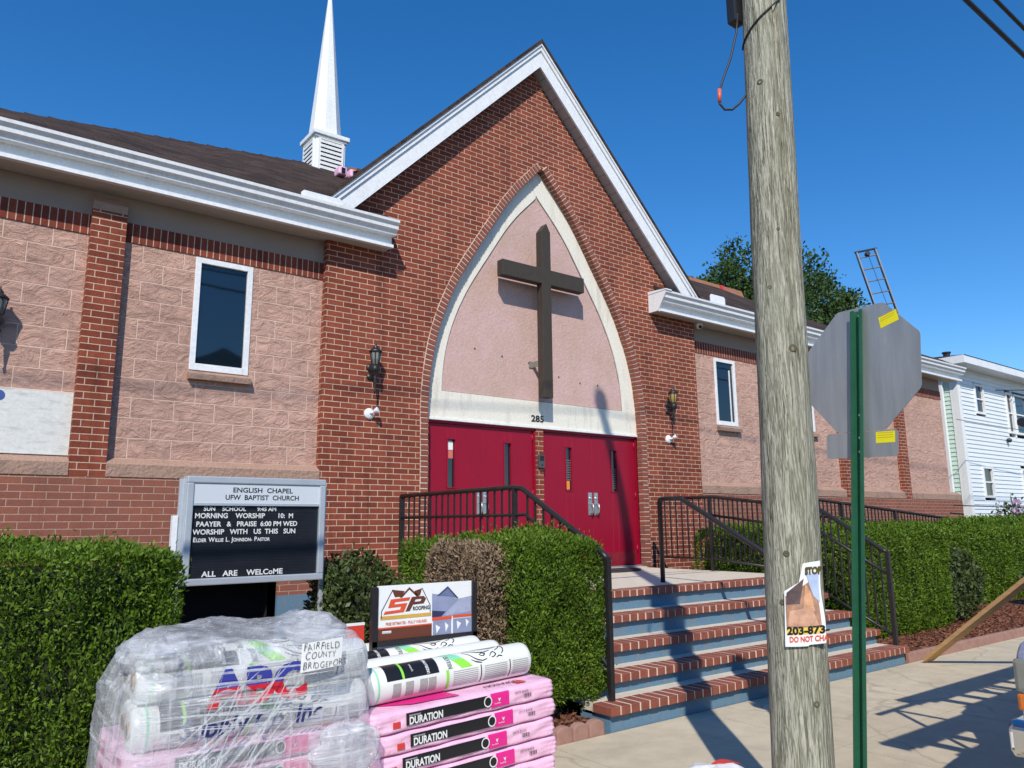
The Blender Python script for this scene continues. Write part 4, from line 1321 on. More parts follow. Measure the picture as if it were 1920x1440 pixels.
def make_bundle(loc, label, seed, shift=0.0):
    t = thing('shingle_bundle', loc, label, 'shingle bundle', 'pink shingle bundles on the two pallets')
    g, ph = bundle_mesh(seed)
    def loc_build(g, name, mat, par, **kw):
        return g.build(name, mat, par, local=True, **kw)
    b = loc_build(g, 'wrapper', 'pinkwrap', t, smooth=True)
    def patch(name, mat, u0, u1, z0, z1, k=0):
        s = G(); s.grid(lambda u, v: (-.5+u0+(u1-u0)*u, front_y(0, z0+(z1-z0)*v)-.0012*k, z0+(z1-z0)*v), 12, 8)
        return loc_build(s, name, mat, b, smooth=True)
    d = shift
    bl = patch('black_label', 'print_black', .135+d, .60+d, .026, .081)
    patch('pink_label', 'hotpink', .62+d, .735+d, .018, .086)
    patch('red_emblem', 'redlogo', .065+d, .105+d, .024, .052)
    s = G(); s.text('DURATION', .046, (0, 0, 0), align='LEFT', bold=.0016, fn=lambda a, c: (-.5+.15+d+a*.78, front_y(0, .030+c)-.0022, .030+c))
    loc_build(s, 'lettering', 'letter_white', b)
    s = G()
    s.text('PERFORMANCE', .009, (0, 0, 0), align='LEFT', fn=lambda a, c: (-.5+.15+d+a, front_y(0, .066+c)-.0022, .066+c))
    loc_build(s, 'caption', 'letter_white', b)
    # round emblem
    s = G(); n = 20; R = .025
    V = []; F = []
    for i in range(n):
        a = 2*PI*i/n
        for r in (R, R*.78):
            zz = .053+r*math.sin(a)*1.05
            V.append((-.5+.60+d+r*math.cos(a), front_y(0, min(.088, zz))-.0032, zz))
    for i in range(n): F.append((2*i, 2*((i+1) % n), 2*((i+1) % n)+1, 2*i+1))
    V2 = [V[2*i+1] for i in range(n)]
    s.add(V, F); loc_build(s, 'emblem_ring', 'letter_white', b)
    s = G(); s.add([(x, y-.0002, z) for x, y, z in V2], [tuple(range(n))]); loc_build(s, 'emblem', 'print_black', b)
    s = G()
    s.text('v', .030, (0, 0, 0), align='LEFT', fn=lambda a, c: (-.5+.665+d+a, front_y(0, .045+c)-.0022, .045+c), bold=.001)
    s.text('SureNail', .011, (0, 0, 0), align='LEFT', fn=lambda a, c: (-.5+.64+d+a, front_y(0, .033+c)-.0022, .033+c))
    loc_build(s, 'caption', 'letter_white', b)
    s = G()
    s.text('ONYX BLACK', .017, (0, 0, 0), align='LEFT', fn=lambda a, c: (-.5+.77+d+a*.85, front_y(0, .060+c)-.0022, .060+c))
    for i in range(9): s.box(-.5+.83+d+i*.0055, -.5+.832+d+i*.0055+.0012*(i % 3), front_y(0, .045)-.0012, front_y(0, .045)-.001, .034, .052)
    loc_build(s, 'caption', 'print_black', b)
    # top print
    s = G(); s.add([(-.5+.20, -.10, BH+.0045), (-.5+.47, -.12, BH+.0045), (-.5+.43, .10, BH+.0045), (-.5+.12, .10, BH+.0045), (-.5+.06, -.02, BH+.0045)], [(0, 1, 2, 3, 4)]); loc_build(s, 'top_print', 'hotpink', b)
    s = G(); s.text('DURATION', .05, (.26, -.055, BH+.005), (-1, 0, 0), (0, -1, 0), 'CENTER', .001, sx=.85); loc_build(s, 'top_lettering', 'print_black', b)
    s = G(); s.add([(.33, -.125, BH+.005), (.39, -.125, BH+.005), (.38, -.075, BH+.005), (.32, -.075, BH+.005)], [(0, 1, 2, 3)]); loc_build(s, 'top_emblem', 'redlogo', b)
    # end print facing left
    s = G(); s.add([(-BL/2-.004, -.05, .02), (-BL/2-.004, .02, .02), (-BL/2-.004, .02, .075), (-BL/2-.004, -.05, .075)], [(0, 1, 2, 3)]); loc_build(s, 'end_print', 'hotpink', b)
    return t

def pallet(x0, x1, y0, y1, label):
    t = thing('wooden_pallet', ((x0+x1)/2, (y0+y1)/2, 0), label, 'pallet')
    n = 7; w_ = (x1-x0)/n
    for i in range(n):
        s = G(); s.box(x0+i*w_+.012, x0+(i+1)*w_-.012, y0, y1, .098, .118); s.build('deck_board', 'pallet', t)
    for y in (y0, (y0+y1)/2-.04, y1-.08):
        s = G(); s.box(x0+.01, x1-.01, y, y+.08, .0, .0975); s.build('bearer', 'pallet', t)
    return t
pallet(1.735, 2.745, -5.02, -4.30, 'wooden pallet under the open stack of pink bundles')
pallet(.70, 1.71, -5.02, -4.28, 'wooden pallet under the plastic wrapped load')

PITCH = .0955
names = ['topmost', 'second', 'third', 'fourth', 'lowest']
for k in range(5):
    z = .12+PITCH*(4-k)
    dx = [0.0, .012, .004, .02, .008][k]
    make_bundle((2.25+dx, -4.835, z+.034), 'pink shingle bundle with black label, %s in the open stack'%names[k], 40+k, [0.0, .012, -.02, .012, 0][k])
for k in range(5):
    z = .12+PITCH*(4-k)
    make_bundle((2.25, -4.49, z+.034), 'pink shingle bundle in the rear row of the open stack, %s there'%names[k], 60+k)
for k in range(5):
    z = .12+PITCH*(4-k)
    make_bundle((1.20, -4.82, z), 'pink shingle bundle, %s under the clear wrap of the left pallet'%names[k], 80+k).scale.x = .9
for k in range(5):
    z = .12+PITCH*(4-k)
    make_bundle((1.20, -4.475, z), 'pink shingle bundle in the rear row under the clear wrap, %s there'%names[k], 90+k).scale.x = .9

RR = .086
def make_roll(loc, label, ang=0.0, yaw=0.0, group='white underlayment rolls on the two pallets'):
    """roll lying along local X, centre at loc; ang turns the print around the axis"""
    t = thing('underlayment_roll', loc, label, 'roll', group)
    t.rotation_euler = (0, 0, yaw)
    g = G(); L = 1.0
    prof = [(.026, -L/2+.004), (.060, -L/2), (RR-.014, -L/2+.002), (RR-.003, -L/2+.012), (RR, -L/2+.035), (RR, -.2), (RR+.001, .1), (RR, L/2-.035), (RR-.003, L/2-.012), (RR-.014, L/2-.002), (.06, L/2), (.026, L/2-.004)]
    g.lathe(prof, (0, 0, 0), 40, (1, 0, 0))
    r = g.build('film', 'rollwhite', t, smooth=True, local=True)
    for sg in (-1, 1):
        s = G(); s.lathe([(.030, 0), (.030, .012), (.024, .012), (.022, .004)], (sg*(L/2-.006), 0, 0), 20, (sg, 0, 0)); c = s.build('core_tube', 'card', t, smooth=True, local=True)
        s = G(); s.lathe([(.0215, 0), (.0215, .002)], (sg*(L/2+.001), 0, 0), 16, (sg, 0, 0)); s.build('core_hole', 'dark', c, local=True)
    def cyl(u, a, k=1.0):
        a = a+ang
        rr = RR+.0012*k
        return (-L/2+L*u, -rr*math.cos(a), rr*math.sin(a))
    def patch(name, mat, u0, u1, a0, a1, k=1.0, nu=6, na=14, skew=0):
        s = G(); s.grid(lambda u, v: cyl(u0+(u1-u0)*u+skew*v, rad(a0+(a1-a0)*v), k), nu, na)
        return s.build(name, mat, r, smooth=True, local=True)
    patch('black_band', 'print_black', .10, .185, 18, 100)
    patch('green_stripe', 'rollgreen', .185, .198, 18, 100, 1.2)
    patch('black_band', 'print_black', .198, .395, 18, 86)
    patch('green_stripe', 'rollgreen', .435, .452, -48, 20, 1.2)
    patch('green_swoosh', 'rollgreen', .53, .60, 18, 52, 1.2, skew=-.045)
    patch('mint_swoosh', 'mint', .485, .555, 52, 96, 1.2, skew=-.05)
    patch('mint_edge', 'mint', .050, .060, -70, 120, 1.1)
    for u0, u1 in ((.47, .64), (.665, .83), (.85, .975)):
        for j in range(9):
            patch('small_print', 'grey_text', u0+.008, u1-.008, -42+6.4*j, -39.2+6.4*j, 1.1, 2, 1)
    for u0 in (.13, .20, .28, .33):
        patch('small_print', 'grey_text', u0, u0+.045, -40, 8, 1.1, 1, 6)
    patch('black_line', 'print_black', .648, .654, -48, 18, 1.3)
    patch('black_line', 'print_black', .838, .844, -48, 18, 1.3)
    s = G()
    s.text('UNDERLAYMENT', .022, (0, 0, 0), align='CENTER', bold=.0006, fn=lambda a, c: cyl(.34-c*1.02, rad(52)+a/RR*.55, 2.2))
    s.text('synthetic', .018, (0, 0, 0), align='CENTER', fn=lambda a, c: cyl(.25-c, rad(52)+a/RR*.7, 2.2))
    s.build('lettering', 'letter_white', r, local=True)
    s = G(); s.text('INSULATED', .036, (0, 0, 0), align='CENTER', bold=.0006, fn=lambda a, c: cyl(.475-c, rad(48)+a/RR*.42, 2.0))
    s.build('lettering', M('grey_green_print', (.12, .16, .14)) if 'ggp' not in MAT else MAT['ggp'], r, local=True)
    # line drawing of a horned beast's head, thick black strokes
    strokes = [[(.57, 78), (.60, 62), (.62, 46), (.64, 36), (.67, 30), (.70, 34)], [(.585, 88), (.63, 74), (.66, 66), (.70, 62), (.74, 68)],
               [(.66, 52), (.68, 60), (.70, 55), (.685, 47), (.665, 50)], [(.72, 40), (.735, 52), (.755, 58), (.765, 46), (.75, 38), (.73, 36)],
               [(.77, 62), (.80, 72), (.825, 88), (.83, 70), (.82, 54), (.80, 44)], [(.64, 92), (.70, 82), (.76, 80), (.80, 86)], [(.76, 32), (.78, 38), (.80, 34)], [(.60, 40), (.625, 30), (.66, 24)]]
    s = G()
    for st in strokes:
        pts = []
        for i in range(len(st)-1):
            for f in (0, .25, .5, .75): pts.append((st[i][0]+(st[i+1][0]-st[i][0])*f, st[i][1]+(st[i+1][1]-st[i][1])*f))
        pts.append(st[-1])
        for i in range(len(pts)-1):
            w1 = .0035*(1-abs(i/len(pts)-.5)); (u0, a0), (u1, a1) = pts[i], pts[i+1]
            dx, dy = (u1-u0)*L, rad(a1-a0)*RR
            l = math.hypot(dx, dy); nx, ny = -dy/l*w1, dx/l*w1
            q = [cyl(u0+nx/L, rad(a0)+ny/RR, 1.6), cyl(u0-nx/L, rad(a0)-ny/RR, 1.6), cyl(u1-nx/L, rad(a1)-ny/RR, 1.6), cyl(u1+nx/L, rad(a1)+ny/RR, 1.6)]
            s.add(q, [(0, 1, 2, 3)])
    s.build('line_drawing', 'print_black', r, local=True)
    return t
zt = .12+PITCH*5+RR-.003
make_roll((2.245, -4.80, zt+.036), 'white printed underlayment roll, front one on the open stack', 0, .012)
make_roll((2.18, -4.615, zt+.038), 'second white underlayment roll behind the front roll, brown core showing', rad(-62), -.01)
make_roll((2.18, -4.425, zt+.042), 'third white underlayment roll with lime green print on the open stack', rad(10), .0)
make_roll((2.14, -4.235, zt+.050), 'rearmost white underlayment roll, just below the yard sign', rad(-14), PI+.015)
for o in [o for o in C.objects if o.parent is None and o.name.startswith(('shingle_bundle', 'underlayment_roll')) and o.location.x > 1.9]:
    o.rotation_euler.y = -.036 if abs(o.rotation_euler.z) < 1 else .036
k = 0
for (y, z, a, lab) in ((-4.86, zt, rad(-20), 'white roll inside the clear wrap, bottom front'), (-4.84, zt+2*RR+.002, rad(8), 'white roll inside the clear wrap, middle front'),
                       (-4.675, zt, 0, 'white roll inside the clear wrap, bottom rear'),
                       (-4.60, zt+2*RR, rad(30), 'white roll inside the clear wrap, middle rear')):
    make_roll((1.22+.01*k, y, z), lab, a, 0); k += 1

# stretch wrap over the left pallet: a crumpled thin film with folds
t = thing('stretch_wrap', (1.2, -4.63, 0), 'crumpled clear plastic wrap round the left pallet load with printed lettering', 'plastic wrap')
WX, WY, WHX, WHY = 1.20, -4.64, .515, .385
def wrap_top(x, y):
    u = (x-WX)/WHX; v = (y-WY)/WHY
    z = .985-.04*max(0, -u-.5)
    z += .065*math.exp(-((u-.62)**2/.10+(v-.25)**2/.5)) + .045*math.exp(-((u+.55)**2/.14+(v+.1)**2/.6)) + .05*math.exp(-((u+.05)**2/.07+(v-.5)**2/.3))
    z -= .05*max(0, v-.3)
    return z
nu, nv = 220, 130
P = np.zeros((nv+1, nu, 3))
for j in range(nv+1):
    v = j/nv
    for i in range(nu):
        a = 2*PI*i/nu
        c, s_ = math.cos(a), math.sin(a)
        r = (abs(c)**9+abs(s_)**9)**(-1/9)
        if v < .72:
            f = v/.72; z = .03+f*.885
            k = 1.0-.02*math.sin(f*PI*3)*.5 - (.045*max(0, f-.86)/.14)
            k += .02*(1-f)-.10*max(0, (f-.80)/.20)**2*max(0, -c)
            P[j, i] = (WX+c*r*WHX*k, WY+s_*r*WHY*k, z)
        else:
            f = (v-.72)/.28; k = (1-f)*.955
            x = WX+c*r*WHX*k*(1-.10*max(0, -c)); y = WY+s_*r*WHY*k
            zt_ = wrap_top(x, y); e = min(1, f*5)
            P[j, i] = (x, y, 0.915+(zt_-.915)*(1-(1-e)**2))
Q = P.reshape(-1, 3)
nrm = Q-np.array([WX, WY, .6]); nrm = unit(nrm*np.array([1, 1.3, .8]))
dg_ = Q[:, 0]*.7+Q[:, 2]*.7
folds = np.abs(vnoise(np.stack([Q[:, 0]*2+Q[:, 2]*1.5, Q[:, 1]*2, Q[:, 2]*2-Q[:, 0]*1.5], 1), 3.2, 4)-.5)*2
d = (1-folds)**5*.022 + (fbm(Q, 7, 3, 9)-.5)*.030
d = d*(.55+.45*(Q[:, 2] > .90)) + .004
Q = Q+nrm*d[:, None]
F = []
for j in range(nv):
    for i in range(nu):
        a = j*nu+i; b = j*nu+(i+1) % nu
        F.append((a, b, b+nu, a+nu))
np_mesh('film', Q, np.array(F), 'wrap', t, smooth=True)
# loose bunched film hanging at the front corner and at the top right
for (cx, cy, cz, hx, hy, hz, sd) in ((1.56, -5.06, .50, .16, .05, .13, 3), (1.56, -4.66, .985, .13, .2, .075, 5), (.82, -4.75, .945, .13, .25, .09, 8), (1.15, -5.045, .34, .4, .03, .05, 11)):
    s = G()
    def fn(u, v):
        a = 2*PI*u; b = PI*(v-.5)
        q = np.array([[math.cos(b)*math.cos(a), math.cos(b)*math.sin(a), math.sin(b)]])
        k = 1+.75*(float(fbm(q, 2.4, 4, sd)[0])-.5)
        return (cx+hx*k*q[0, 0], cy+hy*k*q[0, 1], cz+hz*k*q[0, 2])
    s.grid(fn, 60, 34)
    s.build('loose_film', 'wrap', t, smooth=True)
yf = WY-WHY*1.0-.036
# taut folds where the film was pulled diagonally
rnf = random.Random(5)
for k in range(30):
    if k < 17:
        x0 = .74+rnf.uniform(0, .35); z0 = rnf.uniform(.40, .66); x1 = x0+rnf.uniform(.10, .42); z1 = min(.92, z0+rnf.uniform(.22, .5))
    else:
        x0 = .72+rnf.uniform(0, .2); z0 = rnf.uniform(.62, .90); x1 = x0+rnf.uniform(.4, .75); z1 = z0+rnf.uniform(-.06, .05)
    wd = rnf.uniform(.0015, .0055)
    s = G()
    s.grid(lambda u, v: (x0+(x1-x0)*u-wd*(v-.5)*math.sin(PI*u)*1.4, yf-.006+.004*math.sin(9*u+k), z0+(z1-z0)*u+wd*(v-.5)*2*math.sin(PI*u)), 22, 2)
    s.build('film_fold', 'fold', t, smooth=True)
s = G(); s.text('ABC', .185, (1.18, yf+.032, .762), align='CENTER', bold=.010, sx=1.12); s.build('brand_lettering', 'twotone', t)
s = G(); s.text('Supply Co. Inc.', .105, (1.17, yf+.030, .650), align='CENTER', bold=.002, sx=.95, shear=.22); s.build('company_lettering', M('dark_blue_film_print', (.02, .025, .14)), t)
nt_ = thing('paper_note', (1.60, yf, .9), 'white paper note with handwritten capitals on the wrapped pallet', 'note')
s = G(); s.grid(lambda u, v: (1.335+.185*u+.004*v, yf-.006-.004*math.sin(u*3), .855+.118*v+.012*u), 8, 6); s.build('sheet', 'paper', nt_)
s = G()
for txt, z, x in (('FAIRFIELD', .944, 1.342), ('COUNTY', .908, 1.350), ('BRIDGEPORT', .868, 1.340)):
    for ch in txt:
        k = random.uniform(-.10, .16); sz = .038*random.uniform(.9, 1.12)*(1.15 if ch == txt[0] else 1)
        s.text(ch, sz, (x, yf-.0125, z+random.uniform(-.003, .003)), (1, 0, .07+k*.4), (k, 0, 1), 'LEFT', -.0006, sx=.80)
        x += twidth(ch, sz, .80)+.0035
s.build('lettering', 'print_black', nt_)

# white plastic bag lying on the sidewalk
t = thing('plastic_bag', (3.36, -5.68, 0), 'white plastic bag with red print lying on the sidewalk by the pole', 'bag')
s = G()
def fn(u, v):
    a = 2*PI*u; b = PI/2*v
    q = np.array([[math.cos(b)*math.cos(a), math.cos(b)*math.sin(a), math.sin(b)]])
    k = 1+.35*(float(fbm(q, 2.2, 4, 2)[0])-.5)
    return (3.36+.36*k*q[0, 0], -5.60+.28*k*q[0, 1], .005+.235*k*q[0, 2])
s.grid(fn, 60, 24); s.build('film', 'bag', t, smooth=True)
s = G(); s.grid(lambda u, v: (3.36+.14*u, -5.66+.10*v, .238+.012*math.sin(u*3)), 6, 4); s.build('red_print', 'redlogo', t)

# ================================================================ CROSS AND WALL FITTINGS
t = thing('wall_cross', (6.80, -.17, 4.4), 'large dark brown timber cross standing off the pink arched panel', 'cross')
s = G(); s.prism([(6.69, 3.215), (6.855, 3.215), (6.855, 5.66), (6.785, 5.79), (6.69, 5.66)], -.26, -.13); s.build('upright', 'cross', t, bevel=.006)
s = G(); s.box(5.985, 6.6895, -.258, -.132, 4.865, 5.09); s.box(6.8555, 7.50, -.258, -.132, 4.865, 5.09); s.build('arm', 'cross', t, bevel=.006)
for z in (5.13, 3.72):
    s = G(); s.box(6.645, 6.72, .004, .0205, z-.045, z+.045); s.box(6.705, 6.72, -.131, .004, z-.04, z+.04); s.build('bracket', M('dull_steel', (.22, .20, .18), .5, .2, 12), t)

def lantern(x, z, y, label, glass='lamp_glass'):
    t = thing('wall_lantern', (x, y, z), label, 'lantern', 'black wall lanterns on the church front')
    c = (x, y-.135, z)
    s = G(); s.lathe([(.03, 0), (.05, .004), (.05, .016), (.02, .022)], (x, y, z-.02), 16, (0, -1, 0)); s.lathe([(.045, 0), (.045, .01)], (x, y, z-.13), 14, (0, -1, 0)); s.build('wall_plate', 'black_metal', t, smooth=True)
    s = G(); s.tube([(x, y-.01, z-.02), (x, y-.06, z-.06), (x, y-.11, z-.07), (x, y-.135, z-.04)], .012, 8); s.build('bracket', 'black_metal', t, smooth=True)
    s = G(); s.lathe([(.004, -.36), (.014, -.33), (.008, -.30), (.016, -.20), (.022, -.15), (.014, -.13), (.050, -.09), (.062, -.05), (.052, -.035), (.046, 0.0)], c, 16); s.build('base', 'black_metal', t, smooth=True)
    s = G(); s.lathe([(.044, 0.001), (.060, .06), (.068, .135), (.066, .150)], c, 6); s.build('lamp_glass', glass, t)
    s = G()
    for j in range(6):
        a = 2*PI*j/6
        s.tube([(c[0]+.046*math.cos(a), c[1]+.046*math.sin(a), z), (c[0]+.071*math.cos(a), c[1]+.071*math.sin(a), z+.15)], .006, 5)
    s.build('cage', 'black_metal', t)
    s = G(); s.lathe([(.078, .148), (.082, .158), (.045, .195), (.028, .20), (.034, .215), (.016, .235), (.008, .25), (.010, .262), (.002, .275)], c, 16); s.build('cap', 'black_metal', t, smooth=True)
    return t
lantern(4.10, 3.37, -.1, 'black wall lantern with grey glass on the brick left of the arch')
lantern(9.40, 3.38, -.1, 'black wall lantern with amber glass on the brick right of the arch', 'amber_glass')
lantern(.335, 3.40, 0.0, 'black wall lantern cut by the left picture edge on pink blocks')

def flood(x, z, label, sg):
    t = thing('security_light', (x, -.1, z), label, 'security light', 'white security lights on the church front')
    s = G(); s.lathe([(.068, 0), (.068, .012), (.055, .028), (.02, .034)], (x, -.1, z), 20, (0, -1, 0)); s.build('base_plate', 'white', t, smooth=True)
    s = G(); s.tube([(x, -.13, z), (x+sg*.02, -.16, z+.01), (x+sg*.03, -.18, z+.02)], .013, 8); s.build('arm', 'white', t, smooth=True)
    d = Vector((sg*.62, -.7, .35)).normalized()
    s = G(); s.lathe([(.018, 0), (.028, .012), (.040, .05), (.042, .056), (.035, .058)], Vector((x+sg*.03, -.18, z+.02))-d*.005, 18, d); s.build('lamp_head', 'white', t, smooth=True)
flood(4.10, 2.79, 'round white security light under the left lantern', 1)
flood(9.39, 2.80, 'round white security light under the right lantern', 1)

t = thing('security_camera', (10.24, -.16, 4.85), 'white dome security camera under the right eave soffit', 'security camera')
s = G(); s.lathe([(.055, 0), (.06, -.02), (.058, -.06), (.045, -.09), (.02, -.105)], (10.24, -.16, 4.851), 20); s.build('housing', 'white', t, smooth=True)
s = G(); s.lathe([(.025, 0), (.028, .01), (.015, .02)], (10.22, -.20, 4.775), 14, (-.35, -.8, -.45)); s.build('lens', 'dark', t, smooth=True)

t = thing('call_box', (6.80, -.02, 2.33), 'small grey call box on the brick strip between the red doors', 'call box')
s = G(); s.box(6.75, 6.85, -.055, -.0125, 2.25, 2.43); b = s.build('housing', M('dark_grey_box', (.07, .07, .075), .5), t, bevel=.006)
s = G(); s.box(6.765, 6.835, -.058, -.0555, 2.35, 2.42); s.build('screen', 'print_black', b)
s = G(); s.lathe([(.011, 0), (.011, .005)], (6.80, -.0555, 2.295), 12, (0, -1, 0)); s.build('button', 'print_black', b)

# ================================================================ UTILITY POLE, CABLES
PB = Vector((3.318, -6.121, 0)); PT = PB+Vector((.20, -.155, 10.6))
def pole_at(z): return PB+(PT-PB)*(z/10.6)+Vector((-.62*(max(0, z-8.2)/2.4)**1.5, 0, 0))  # unseen upper pole bends left, shaped for its shadow on the panel
t = thing('utility_pole', PB, 'weathered grey green wooden utility pole in front of the steps', 'utility pole')
s = G()
nz = 150
def fn(u, v):
    z = -.1+10.7*v; c = pole_at(z); a = 2*PI*u
    r = .1400-.0062*z
    q = np.array([[math.cos(a)*.35, math.sin(a)*.35, z*.30]])
    r += .014*(float(fbm(q, 4, 3, 3)[0])-.5)
    # long drying check on the camera side
    da = (a-(-1.98+.12*math.sin(z*.7)-.12*z/4+2*PI)) 
    da = (da+PI) % (2*PI)-PI
    r -= .028*math.exp(-(da/.085)**2)*min(1, max(0, (z-1.9)/.8))
    return (c.x+r*math.cos(a), c.y+r*math.sin(a), z)
s.grid(fn, 96, nz); tr = s.build('shaft', 'pole', t, smooth=True)
def on_pole(z, a, out=0.0):
    c = pole_at(z); r = .1400-.0062*z+out
    return Vector((c.x+r*math.cos(a), c.y+r*math.sin(a), z))
ACAM = math.atan2(-8.327-PB.y, 0-PB.x)
for z, da, r in ((3.75, -.35, .022), (3.55, .35, .016), (2.62, -.35, .014), (2.30, .42, .028), (2.05, .28, .03), (1.32, -.2, .020), (1.10, -.42, .018), (.66, .55, .02), (1.72, -.2, .02), (2.92, .1, .012), (1.55, .3, .012)):
    p = on_pole(z, ACAM+da, -.004); o = (p-pole_at(z)); o.z = 0
    s = G(); s.lathe([(r*.8, -.004), (r*.75, .0045), (r*.4, .005), (r*.2, .003)], p, 14, o); s.build('knot', 'knot', t, smooth=True)
s = G()
for i in range(60):
    z = random.uniform(.7, 2.4); a = ACAM+random.uniform(-1.1, 1.1); p = on_pole(z, a, -.003); o = (p-pole_at(z)); o.z = 0
    s.tube([p, p+o.normalized()*.007], .0018, 4)
st_o = s.build('staples', 'steel', t); st_o['kind'] = 'stuff'
# pole top: unseen round cap, shaped to cast its shadow on the arch panel
s = G(); s.lathe([(.085, 0), (.105, .05), (.108, .18), (.08, .28), (.03, .32)], pole_at(10.45), 18); s.build('pole_cap', 'sign_frame', t, smooth=True)
# hardware near the upper picture edge
s = G(); s.box(-.04, .04, -.03, .03, -.09, .35, M=Matrix.Translation(on_pole(4.27, ACAM-1.5, .04))); s.build('junction_box', 'cable', t, bevel=.01)
t2 = thing('drop_cable', on_pole(4.2, ACAM-1.5, .05), 'thin dark cable loop with an orange tag hanging from the pole', 'cable')
a = on_pole(4.19, ACAM-1.5, .035)
rv = Vector((.796, -.605, 0))
def pc(dx, z): return Vector((3.277, -6.09, 0))+rv*dx+Vector((0, 0, z))
s = G(); s.tube([pc(.005, 4.22), pc(-.01, 4.10), pc(-.05, 3.95), pc(-.10, 3.82), pc(-.125, 3.74), pc(-.125, 3.68), pc(-.10, 3.645), pc(-.06, 3.645), pc(-.02, 3.68), pc(.012, 3.72), pc(.06, 3.80)], .006, 8); s.build('cable', 'cable', t2, smooth=True)
s = G(); s.tube([pc(-.122, 3.765), pc(-.126, 3.69)], .010, 10); s.build('tag', 'orange_tag', t2, smooth=True)
t3 = thing('strapped_cable', on_pole(4.1, ACAM, .01), 'thin black cable wound diagonally round the upper pole', 'cable')
s = G(); s.tube([on_pole(4.02+.20*(i/14)**1.3, ACAM-1.5+2.2*i/14, .008) for i in range(15)]+[on_pole(4.35, ACAM+.75, .01)], .005, 6); s.build('cable', 'cable', t3, smooth=True)
# overhead cables along the street
def cable(name, pts, r, label, cat='overhead cable', sag=.25, n=26, group='overhead cables along the street'):
    a, b = Vector(pts[0]), Vector(pts[1])
    t = thing(name, a, label, cat, group)
    s = G(); s.tube([a+(b-a)*(i/n)-Vector((0, 0, sag*4*(i/n)*(1-i/n))) for i in range(n+1)], r, 6)
    s.build('wire', 'cable', t, smooth=True)
cable('overhead_cable', (pole_at(5.96)+Vector((0, .16, 0)), (42, -5.75, 5.75)), .021, 'lower thick black cable crossing the upper right corner', sag=.12)
cable('overhead_cable', (pole_at(6.28)+Vector((0, .16, 0)), (42, -5.75, 6.1)), .018, 'upper thick black cable crossing the upper right corner', sag=.10)
cable('overhead_cable', (pole_at(5.96)+Vector((0, .16, 0)), (-34, -5.9, 5.9)), .028, 'thick black cable running left from the pole, mirrored in windows', sag=.3)
cable('overhead_cable', (pole_at(10.3)+Vector((0, .1, 0)), (42, -6.3, 10.2)), .012, 'thin power line running right from the pole top', sag=.5)
cable('overhead_cable', (pole_at(10.3)+Vector((0, .1, 0)), (-34, -6.1, 10.3)), .012, 'thin power line running left from the pole top', sag=.5)
cable('overhead_cable', (pole_at(7.0)+Vector((0, .14, 0)), (-34, -6.0, 6.9)), .02, 'middle black cable running left from the pole, mirrored in windows', sag=.3)
cable('service_wire', ((42, -4.8, 7.0), (21.7, 1.2, 5.05)), .012, 'thin service wire running to the white house eave', 'service wire', .3, group='thin wires by the white house')
cable('service_wire', ((19.7, -.2, 3.9), (45, -1.5, 4.9)), .008, 'faint thin wire crossing in front of the house windows', 'service wire', .4, group='thin wires by the white house')
cable('service_wire', ((18.9, -.25, 1.83), (40, -.8, 2.0)), .012, 'low thin wire running from the church plinth past the house', 'service wire', .1, group='thin wires by the white house')

# flyer wrapped on the pole
t = thing('flyer', on_pole(1.1, ACAM, .01), 'torn curling white lost dog flyer stapled to the wooden pole', 'flyer')
FA = ACAM+.38
def fly(u, v, k=0.0):
    """u 0..1 left to right, v 0..1 bottom to top on the pole surface"""
    a = FA+(u-.62)*1.18
    lift = .012+.030*max(0, u-.72)**1.0*2.2+.006*math.sin(v*7)*u
    z = .905+.372*v+.012*u
    p = on_pole(z, a, lift+k*.0012)
    return p
def flat_f(name, mat, poly, k, par, nu=10, nv=6):
    """poly as quad (u,v) corners"""
    s = G()
    def f(u, v):
        a = [poly[0][i]*(1-u)*(1-v)+poly[1][i]*u*(1-v)+poly[2][i]*u*v+poly[3][i]*(1-u)*v for i in (0, 1)]
        return fly(a[0], a[1], k)
    s.grid(f, nu, nv)
    return s.build(name, mat, par, smooth=True)
sh = flat_f('sheet', 'paper', [(0.02, 0.0), (1.02, .02), (.98, 1.0), (.55, .98)], 0, t, 16, 14)
flat_f('folded_corner', 'paper', [(0.0, .0), (.6, .0), (.60, .80), (.04, .66)], .3, sh)
flat_f('dog_photo', 'skin_photo', [(.06, .22), (.92, .22), (.90, .80), (.06, .60)], 1, sh)
flat_f('photo_shape', M('tan_dog_photo', (.55, .30, .19), .5, .35, 25), [(.10, .24), (.86, .23), (.72, .46), (.16, .42)], 2, sh)
flat_f('photo_shape', M('dark_photo', (.10, .06, .055), .5, .5, 30), [(.08, .50), (.42, .50), (.56, .80), (.10, .64)], 2, sh)
flat_f('photo_shape', M('warm_photo', (.60, .31, .17), .5, .35, 30), [(.50, .42), (.80, .40), (.74, .62), (.60, .74)], 2, sh)
flat_f('photo_sky', M('pale_blue_photo', (.42, .50, .68), .5, .15, 20), [(.80, .58), (.94, .50), (.94, .84), (.62, .86)], 2, sh)
flat_f('yellow_band', M('yellow_print', (.80, .55, .08), .5, .1, 10), [(.06, .135), (.97, .14), (.96, .22), (.05, .22)], 1, sh)
s = G(); s.text('203-873-', .046, (0, 0, 0), align='LEFT', bold=.002, fn=lambda a, c: fly(.07+a/.165, .145+c/.372, 2.5)); s.build('lettering', 'print_black', sh)
s = G(); s.text('DO NOT CHA', .034, (0, 0, 0), align='LEFT', bold=.001, fn=lambda a, c: fly(.12+a/.235, .055+c/.372, 2.5)); s.build('lettering', 'orange', sh)
